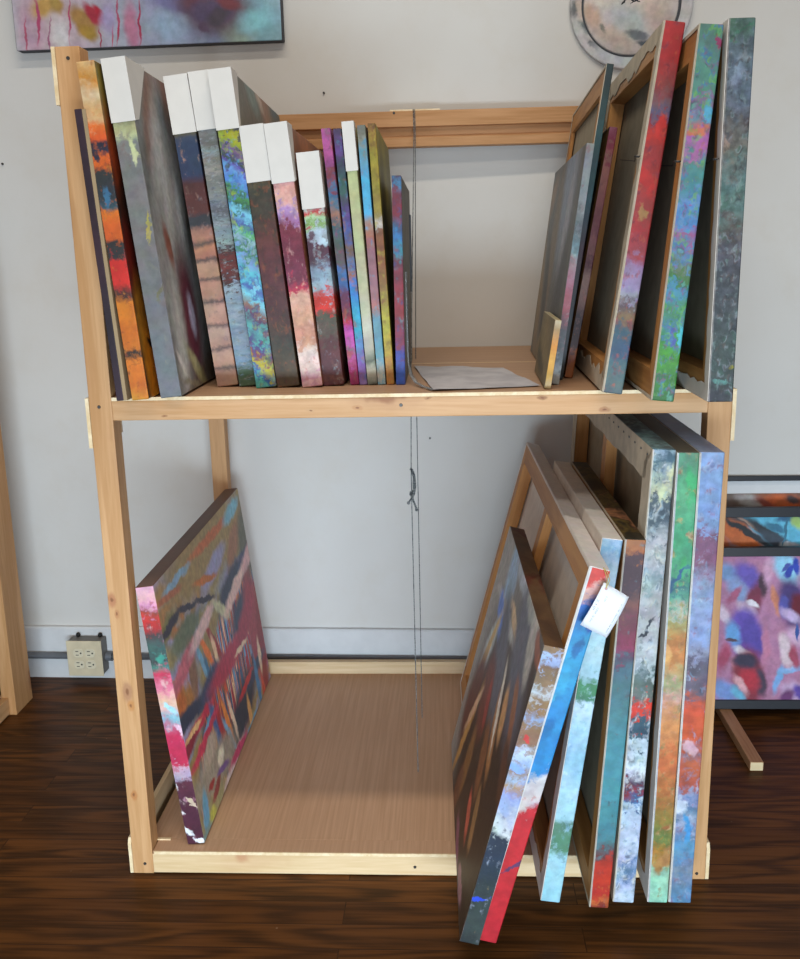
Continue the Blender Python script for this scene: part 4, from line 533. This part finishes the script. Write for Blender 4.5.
def print_line(u, v0, v1, w, cell):   # fine, unreadable printed characters along one line
    v = v0
    while v < v1:
        l = random.uniform(.5, 1)*cell
        if random.random() > .18:
            for k in range(2):
                uu = u + (k-.5)*w*random.uniform(.5, 1)
                A = [surf(uu-w*.16, v), surf(uu+w*.16, v), surf(uu+w*.16, v+l*.62), surf(uu-w*.16, v+l*.62)]
                bm.faces.new([bm.verts.new(x) for x in A])
        v += cell
bm.free()
for a in ((.10, .33, .60, .055, .030), (.22, .50, .86, .04, .024), (.30, .22, .34, .04, .024), (.88, .20, .90, .03, .020)):
    bm = bmesh.new(); print_line(*a); mesh_obj('printed_line', bm, M_INK, tagroot)
bm = bmesh.new()
tube(bm, [tuple(surf(.16, .09, .001)), (tp(-.0045, .6600)[0], -.001, tp(-.0045, .6600)[1]), (tp(-.009, .668)[0], .007, tp(-.009, .668)[1]), (tp(-.012, .673)[0], .013, tp(-.012, .6725)[1])], .0007, 6)
tube(bm, [tuple(surf(.16, .09, .001)), (tp(-.0010, .6600)[0], -.001, tp(-.001, .6600)[1]), (tp(-.005, .668)[0], .007, tp(-.005, .668)[1]), (tp(-.012, .673)[0], .013, tp(-.012, .6725)[1])], .0007, 6)
mesh_obj('tie_cord', bm, M_CORD, tagroot)
bm = bmesh.new(); c0 = surf(.16, .09, .0012); bmesh.ops.create_circle(bm, cap_ends=True, segments=16, radius=.0024)
mesh_obj('eyelet', bm, plain('pink_eyelet', 'b88a90', .6), tagroot, loc=tuple(c0), rot=(PI/2, 0, 0))
# ------------------------------------------------------------------ hanging cords with a knot
def cord_mat():
    t = NT('flecked_grey_cord', .7, .3)
    f = t.ma('GREATER_THAN', t.noise(420, 1), .5); return t.done(t.mix(f, '8c8c88', '3c3e42'))
M_ROPE = cord_mat()
def twisted(bm, path, r=.00075, pitch=.008):
    # resample
    pts = [Vector(p) for p in path]; out = []
    for a, b in zip(pts, pts[1:]):
        n = max(1, int((b-a).length/.0022))
        for i in range(n): out.append(a.lerp(b, i/n))
    out.append(pts[-1]); s = 0
    A, B = [], []
    for i, p in enumerate(out):
        d = (out[min(i+1, len(out)-1)]-out[max(i-1, 0)]).normalized()
        if i: s += (p-out[i-1]).length
        e = d.cross(Vector((0, 1, 0)));
        if e.length < .1: e = d.cross(Vector((1, 0, 0)))
        e.normalize(); g = d.cross(e); an = 2*PI*s/pitch
        k = (e*math.cos(an)+g*math.sin(an))*r*.85
        A.append(p+k); B.append(p-k)
    tube(bm, A, r, 5); tube(bm, B, r, 5)
cords = thing('hanging_cord', 'pair of thin grey cords hanging from the back top rail through shelf and deck', 'cord', (.55, .3, HB))
def rel(p): return (p[0]-.55, p[1]-.3, p[2]-HB)
bm = bmesh.new()
twisted(bm, [rel(p) for p in [(.5465, D-.002, HT+.003), (.5475, D-.004, HT-.05), (.5490, .30, HS+.0), (.5455, .3, .735), (.5455, .3, .66), (.548, .298, HB)]])
mesh_obj('cord_strand', bm, M_ROPE, cords)
bm = bmesh.new()
twisted(bm, [rel(p) for p in [(.5500, D-.002, HT+.003), (.5503, D-.004, HT-.05), (.5505, .553, HS), (.5505, .553, HB)]])
mesh_obj('cord_strand', bm, M_ROPE, cords)
bm = bmesh.new()
kx = .5455
twisted(bm, [rel(p) for p in [(kx-.002, .297, .738), (kx+.003, .296, .735), (kx+.007, .296, .722), (kx+.008, .296, .700), (kx+.005, .296, .684), (kx-.001, .294, .680), (kx-.003, .297, .686), (kx+.001, .303, .690), (kx+.004, .300, .682), (kx+.001, .295, .676), (kx-.003, .295, .672), (kx-.006, .296, .667), (kx-.005, .296, .664)]], .0015, .010)
twisted(bm, [rel(p) for p in [(kx+.001, .296, .738), (kx+.005, .2945, .722), (kx+.0045, .294, .690), (kx+.002, .293, .676), (kx+.006, .293, .664), (kx+.010, .294, .653), (kx+.009, .294, .650)]], .0015, .010)
for c in ((kx-.0065, .296, .666), (kx+.010, .294, .6515)):
    bmesh.ops.create_icosphere(bm, subdivisions=2, radius=.0036, matrix=Matrix.Translation(rel(c)))
mesh_obj('knot', bm, M_ROPE, cords, smooth=True)
# ------------------------------------------------------------------ sheet of tissue paper on the shelf
t = NT('tissue_paper', .5, .4); t.b.inputs['Transmission Weight'].default_value = 0
M_TISSUE = t.done(t.mix(t.rng(t.noise(18, 4), .35, .65), 'c6c2c6', 'b2aeb4'))
bm = bmesh.new(); N = 18; P = [(.552, .393), (.735, .331), (.784, .055), (.598, .014)]; G = []
sheet = thing('paper_sheet', 'crumpled pale translucent sheet lying on the shelf beside the cords', 'paper', (.66, .2, HS))
for i in range(N+1):
    row = []
    for j in range(N+1):
        u, v = i/N, j/N; a = Vector(P[0]).lerp(Vector(P[1]), u); b = Vector(P[3]).lerp(Vector(P[2]), u); q = a.lerp(b, v)
        row.append(bm.verts.new((q.x-.66, q.y-.2, .0022+.0016*math.sin(u*9+v*4)*math.sin(v*11-u*3)+.001*random.random())))
    G.append(row)
for i in range(N):
    for j in range(N): bm.faces.new([G[i][j], G[i+1][j], G[i+1][j+1], G[i][j+1]])
mesh_obj('flat_sheet', bm, M_TISSUE, sheet, smooth=True)
t = NT('clear_film', .25, .5); t.b.inputs['Transmission Weight'].default_value = .75; t.b.inputs['IOR'].default_value = 1.15
M_FILM = t.done('c8ccd0')
bm = bmesh.new(); pr = None
path = [(.5495, .14, HS+.20), (.5495, .14, HS+.12), (.5500, .14, HS+.06), (.5515, .135, HS+.035), (.556, .12, HS+.016), (.566, .09, HS+.006), (.580, .055, HS+.003), (.598, .016, HS+.003)]
for i, p in enumerate(path):
    w = .0035 if i < 4 else .006
    a = bm.verts.new((p[0]-.66-w/2, p[1]-.2, p[2]-HS)); b = bm.verts.new((p[0]-.66+w/2, p[1]-.2+.006, p[2]-HS))
    if pr: bm.faces.new([pr[0], pr[1], b, a])
    pr = (a, b)
o = mesh_obj('curled_film', bm, M_FILM, sheet, smooth=True); m = o.modifiers.new('thick', 'SOLIDIFY'); m.thickness = .0005; o['label'] = 'clear curled plastic strip'
# ------------------------------------------------------------------ wall painting, plate
def gen_canvas(name, label, mat, loc, rot, w, h, t, side):
    root = thing(name, label, 'painting', loc, rot)
    bm = bmesh.new(); box(bm, 0, w, 0, t, 0, h)
    bm.faces.ensure_lookup_table()
    for f in bm.faces:
        c = f.calc_center_median(); f.material_index = 0 if c.y < 1e-6 else 1
    bevel(mesh_obj('painted_canvas', bm, [mat, side], root), .003, 3); return root
def shift(bl, dx, dz): return [[b[0]-dx, b[1]-dz]+b[2:] for b in bl]
mw = paint('dripping_flowers', None, 'b6bac4', 1, shift(MRK['wallp'], -.93, 1.676), warp=.010, fine=.002, var=.12, scale=22)
gen_canvas('wall_painting', 'pastel abstract painting with pink drips hanging high on the wall at the left', mw, wallt(-.93, .036, 1.676), WR, .664, .46, .034, plain('grey_canvas_edge', '3e4046', .7))
pr = thing('wall_plate', 'large silvery round plate with a dark ring and marbled centre on the wall', 'plate', wallt(.563, .0, 1.7285), WR)
def lathe(bm, prof, n=96, mi=0, oval=1):
    rings = [[bm.verts.new((r*math.cos(2*PI*k/n), -y, r*math.sin(2*PI*k/n))) for k in range(n)] for r, y in prof]
    for a, b in zip(rings, rings[1:]):
        for k in range(n): bm.faces.new([a[k], a[(k+1)%n], b[(k+1)%n], b[k]]).material_index = mi
    return rings
PS = .1420/.1420
bm = bmesh.new(); rr = lathe(bm, [(.142, .002), (.143, .012), (.141, .015), (.137, .014), (.116, .013)]); bm.faces.new(rr[0][::-1])
t = paint('silver_marbled_rim', None, 'bcb6b4', 1, shift(MRK['rim'], .563, 1.7285), warp=.008, var=.12, rough=.35)
mesh_obj('rim', bm, t, pr, smooth=True)
bm = bmesh.new(); lathe(bm, [(.116, .013), (.1145, .008), (.1125, .0045), (.110, .0045)]); o = mesh_obj('dark_ring', bm, plain('dark_ring', '54565a', .3), pr, smooth=True); o['label'] = 'dark inner ring'
bm = bmesh.new(); rr = lathe(bm, [(.1105, .0042), (.1100, .008), (.108, .010), (.04, .012), (.005, .012)]); bm.faces.new(rr[-1])
mesh_obj('centre_disc', bm, paint('marbled_centre', None, 'cbbfb6', 1, shift(MRK['plate'], .563, 1.7285), warp=.008, var=.12, rough=.45), pr, smooth=True)
# small nails left in the wall
for i, (x, z, lb) in enumerate(((.3249, 1.559, 'tiny dark nail in the wall above the white-capped canvases'), (-.5129, 1.4158, 'tiny dark nail in the wall near the left edge'), (.5738, .6924, 'tiny dark nail in the wall beside the knotted cord'))):
    u = (x-.5)/math.cos(WA); bm = bmesh.new(); bmesh.ops.create_cone(bm, cap_ends=True, segments=10, radius1=.0026, radius2=.0026, depth=.006)
    o = mesh_obj('nail', bm, M_SCREW, None, wallt(u, .002, z), (PI/2, 0, WA)); tag(o, lb, 'nail')
# ------------------------------------------------------------------ electrical box and conduit
M_CONDUIT = plain('grey_conduit', '74767a', .4, .3); M_BOXG = plain('grey_steel_box', '77746f', .5, .2)
bm = bmesh.new(); tube(bm, [(-3.4, 0, 0), (-.953, 0, 0)], .0095, 14)
c1 = mesh_obj('conduit', bm, M_CONDUIT, None, wallt(0, .024, .0715), WR, smooth=True); tag(c1, 'grey pipe along the baseboard running left from the outlet box', 'conduit')
u0 = (-.356-.5)/math.cos(WA)
bm = bmesh.new(); tube(bm, [(u0+.004, 0, 0), (1.6, 0, 0)], .0095, 14); c2 = mesh_obj('conduit', bm, M_CONDUIT, None, wallt(0, .024, .0715), WR, smooth=True)
tag(c2, 'grey pipe along the baseboard running right behind the rack', 'conduit')
c1.data.transform(Matrix.Translation((0, 0, 0)))
ob = thing('outlet_box', 'grey surface-mounted electrical box with cream cover and four sockets', 'electrical outlet', wallt((-.404-.5)/math.cos(WA), .0, .079), WR)
bm = bmesh.new(); box(bm, -.049, .049, -.058, -.0145, -.050, .051); bevel(mesh_obj('box_body', bm, M_BOXG, ob), .003)
bm = bmesh.new(); box(bm, -.0505, .0505, -.0615, -.058, -.052, .053); o = bevel(mesh_obj('cover_plate', bm, plain('cream_plate', 'd2c3a4', .45), ob), .0012); o['label'] = 'cream square cover plate'
for cx in (-.017, .0165):
    for cz in (-.0165, .0175):
        bm = bmesh.new()
        poly = [(max(-.0125, min(.0125, .0150*math.cos(a*PI/14))), .0150*math.sin(a*PI/14)) for a in range(28)]
        poly = [(p[1], p[0]) for p in poly]
        prism(bm, poly, 'y', -.0012, .001); s = mesh_obj('socket', bm, plain('cream_socket', 'd8cdb2', .4), ob, (cx, -.0622, cz)); bevel(s, .0005, 1)
        for q in (-.0055, .0055):
            bm = bmesh.new(); box(bm, -.0072, .0012, -.0003, .0005, q-.0010, q+.0010); mesh_obj('slot', bm, M_DARK, s, (0, -.0014, 0))
        bm = bmesh.new(); bmesh.ops.create_cone(bm, cap_ends=True, segments=12, radius1=.0024, radius2=.0024, depth=.0008); mesh_obj('slot', bm, M_DARK, s, (.0075, -.0014, 0), (PI/2, 0, 0))
for x in (-.030, .034):
    bm = bmesh.new(); bmesh.ops.create_uvsphere(bm, u_segments=14, v_segments=8, radius=.0065); mesh_obj('mounting_bolt', bm, M_DARK, ob, (x, -.022, .056), smooth=True)
bm = bmesh.new(); tube(bm, [(.049, -.024, -.0075), (.066, -.024, -.0075)], .0135, 14); mesh_obj('pipe_connector', bm, M_CONDUIT, ob)
# ------------------------------------------------------------------ framed paintings leaning on the wall at the right, on battens
TL = math.radians(9)
def framed(label, y0, x0, w, h, fw, mat, mark, base, blobs, pw=0, warp=.008, zb=.0235):
    root = thing('framed_painting', label, 'painting', (x0, y0, zb), (-TL, 0, 0), 'framed paintings leaning on the wall at the right')
    q = [[(0,0),(w,0),(w-fw,fw),(fw,fw)], [(0,h),(w,h),(w-fw,h-fw),(fw,h-fw)], [(0,0),(0,h),(fw,h-fw),(fw,fw)], [(w,0),(w,h),(w-fw,h-fw),(w-fw,fw)]]
    for s in q:
        bm = bmesh.new(); prism(bm, s, 'y', 0, .024); bevel(mesh_obj('frame_bar', bm, M_BLACK, root), .001, 1)
    if pw:
        bm = bmesh.new(); box(bm, fw, w-fw, .010, .014, fw, h-fw); o = mesh_obj('mat_board', bm, plain('white_mat', 'dcdcdc', .8, var=.02), root); o['label'] = 'white mat board'
    m = paint(mark, None, base, 1, shift(blobs, x0, zb/math.cos(TL)), warp=warp, fine=.002, var=.12, scale=30)
    bm = bmesh.new(); i = fw+pw; box(bm, i, w-i, .006, .012 if not pw else .0155, i, h-i); mesh_obj('picture', bm, m, root)
M = None
framed('framed pink and violet painting with round shapes, in front of the leaning stack', .655, 1.19, .66, .414, .023, M, 'pink_violet_rounds', 'b47c9c', MRK['p1'])
framed('framed turquoise and orange painting, middle of the leaning stack', .690, 1.19, .70, .506, .0255, M, 'turquoise_orange', '62b4d0', MRK['p2'])
framed('tallest framed painting in the leaning stack, rust coloured inside a white mat', .75, 1.20, .72, .572, .013, M, 'rust_abstract', '7c5a4c', MRK['p3'], pw=.0335)
for (xf0, xb0, yf) , lb in (((1.303, 1.306, .395), 'square pale wood batten on the floor sticking out from under the framed paintings'), ((1.80, 1.80, .5), 'square wood batten under the framed paintings beyond the right side of the view')):
    bm = bmesh.new(); A = [(xf0, yf), (xf0+.030, yf), (xb0+.030, .83), (xb0, .83)]
    prism(bm, [(a-xf0, b-yf) for a, b in A], 'z', 0, .022)
    for f in bm.faces: f.material_index = 1 if (f.calc_center_median().y < .001) else 0
    if xf0 < 1.5:
        o = mesh_obj('wood_batten', bm, [wood('batten_wood', 'y', 'b98a62', '9a6a44', knots=False), plain('cut_end', 'dcc49a', .7)], None, (xf0, yf, .0002)); tag(o, lb, 'wood batten'); bevel(o, .001, 1)
# ------------------------------------------------------------------ neighbouring rack at the left (only its near post and side are in view)
nr = thing('storage_rack', 'neighbouring pine rack cut off by the left edge of the photo', 'storage rack', (-1.62, -.14, 0))
def nb(name, m, x0, x1, y0, y1, z0, z1): return rack_box(nr, name, m, x0, x1, y0, y1, z0, z1)
DX, DY = 1.092, .80
nb('post', PZ, DX-.037, DX, DY, DY+.10, .0, 1.25); nb('post', PZ, DX-.037, DX, 0, .04, 0, 1.25)
nb('post', PZ, 0, .037, DY, DY+.10, 0, 1.25); nb('post', PZ, 0, .037, 0, .04, 0, 1.25)
for z in (.004, .86):
    nb('side_rail', PY, DX-.036, DX-.018, .04, DY, z, z+.045); nb('side_rail', PY, .018, .036, .04, DY, z, z+.045)
    nb('shelf_rail', PX, .037, DX-.037, 0, .019, z, z+.045); nb('shelf_rail', PX, .037, DX-.037, DY+.0, DY+.019, z, z+.045)
    nb('shelf_panel', M_LUAN, .037, DX-.037, .02, DY, z+.045, z+.051)
nb('shelf_panel', M_LUAN, .0, DX, .0, DY+.1, 1.25, 1.262)
nb('unseen_light_block', M_LUAN, DX-.018, DX-.012, .04, DY-.16, .05, 1.24)  # added sheet out of view, keeps light off the wall at the left
# ------------------------------------------------------------------ light
SC.world = bpy.data.worlds.new('world'); SC.world.use_nodes = True
bg = SC.world.node_tree.nodes['Background']; bg.inputs[0].default_value = (.80, .88, 1.0, 1); bg.inputs[1].default_value = .13
def area(name, loc, target, sx, sy, power, col, spread=PI):
    l = bpy.data.lights.new(name, 'AREA'); l.shape = 'RECTANGLE'; l.size = sx; l.size_y = sy; l.energy = power; l.color = col; l.spread = spread
    o = bpy.data.objects.new(name, l); COL.objects.link(o); o.location = loc
    o.rotation_euler = (Vector(target)-Vector(loc)).to_track_quat('-Z', 'Y').to_euler(); return o
area('window_daylight', (.9, -4.2, 1.25), (.5, 0, .6), 3.2, 1.9, 38, (.97, .98, 1.0))
area('low_fill_light', (.6, -2.3, .3), (.35, .9, .32), 1.8, .4, 26, (.66, .84, 1.0), 1.75)  # added fill light near the floor, brightens the wall below the shelf
area('side_window_daylight', (1.9, -2.5, .45), (.6, .5, .4), 1.2, .8, 6, (.9, .97, 1.0))
area('ceiling_tube_near', (.55, -.5, 3.0), (.55, -.5, 0), 1.8, .12, 21, (1.0, .92, .78))
area('ceiling_tube_far', (.55, -1.9, 3.0), (.55, -1.5, 0), 2.0, .3, 23, (1.0, .92, .80))
vs = SC.view_settings; vs.view_transform = 'Standard'; vs.look = 'None'; vs.exposure = 0; vs.gamma = 1; vs.use_curve_mapping = False
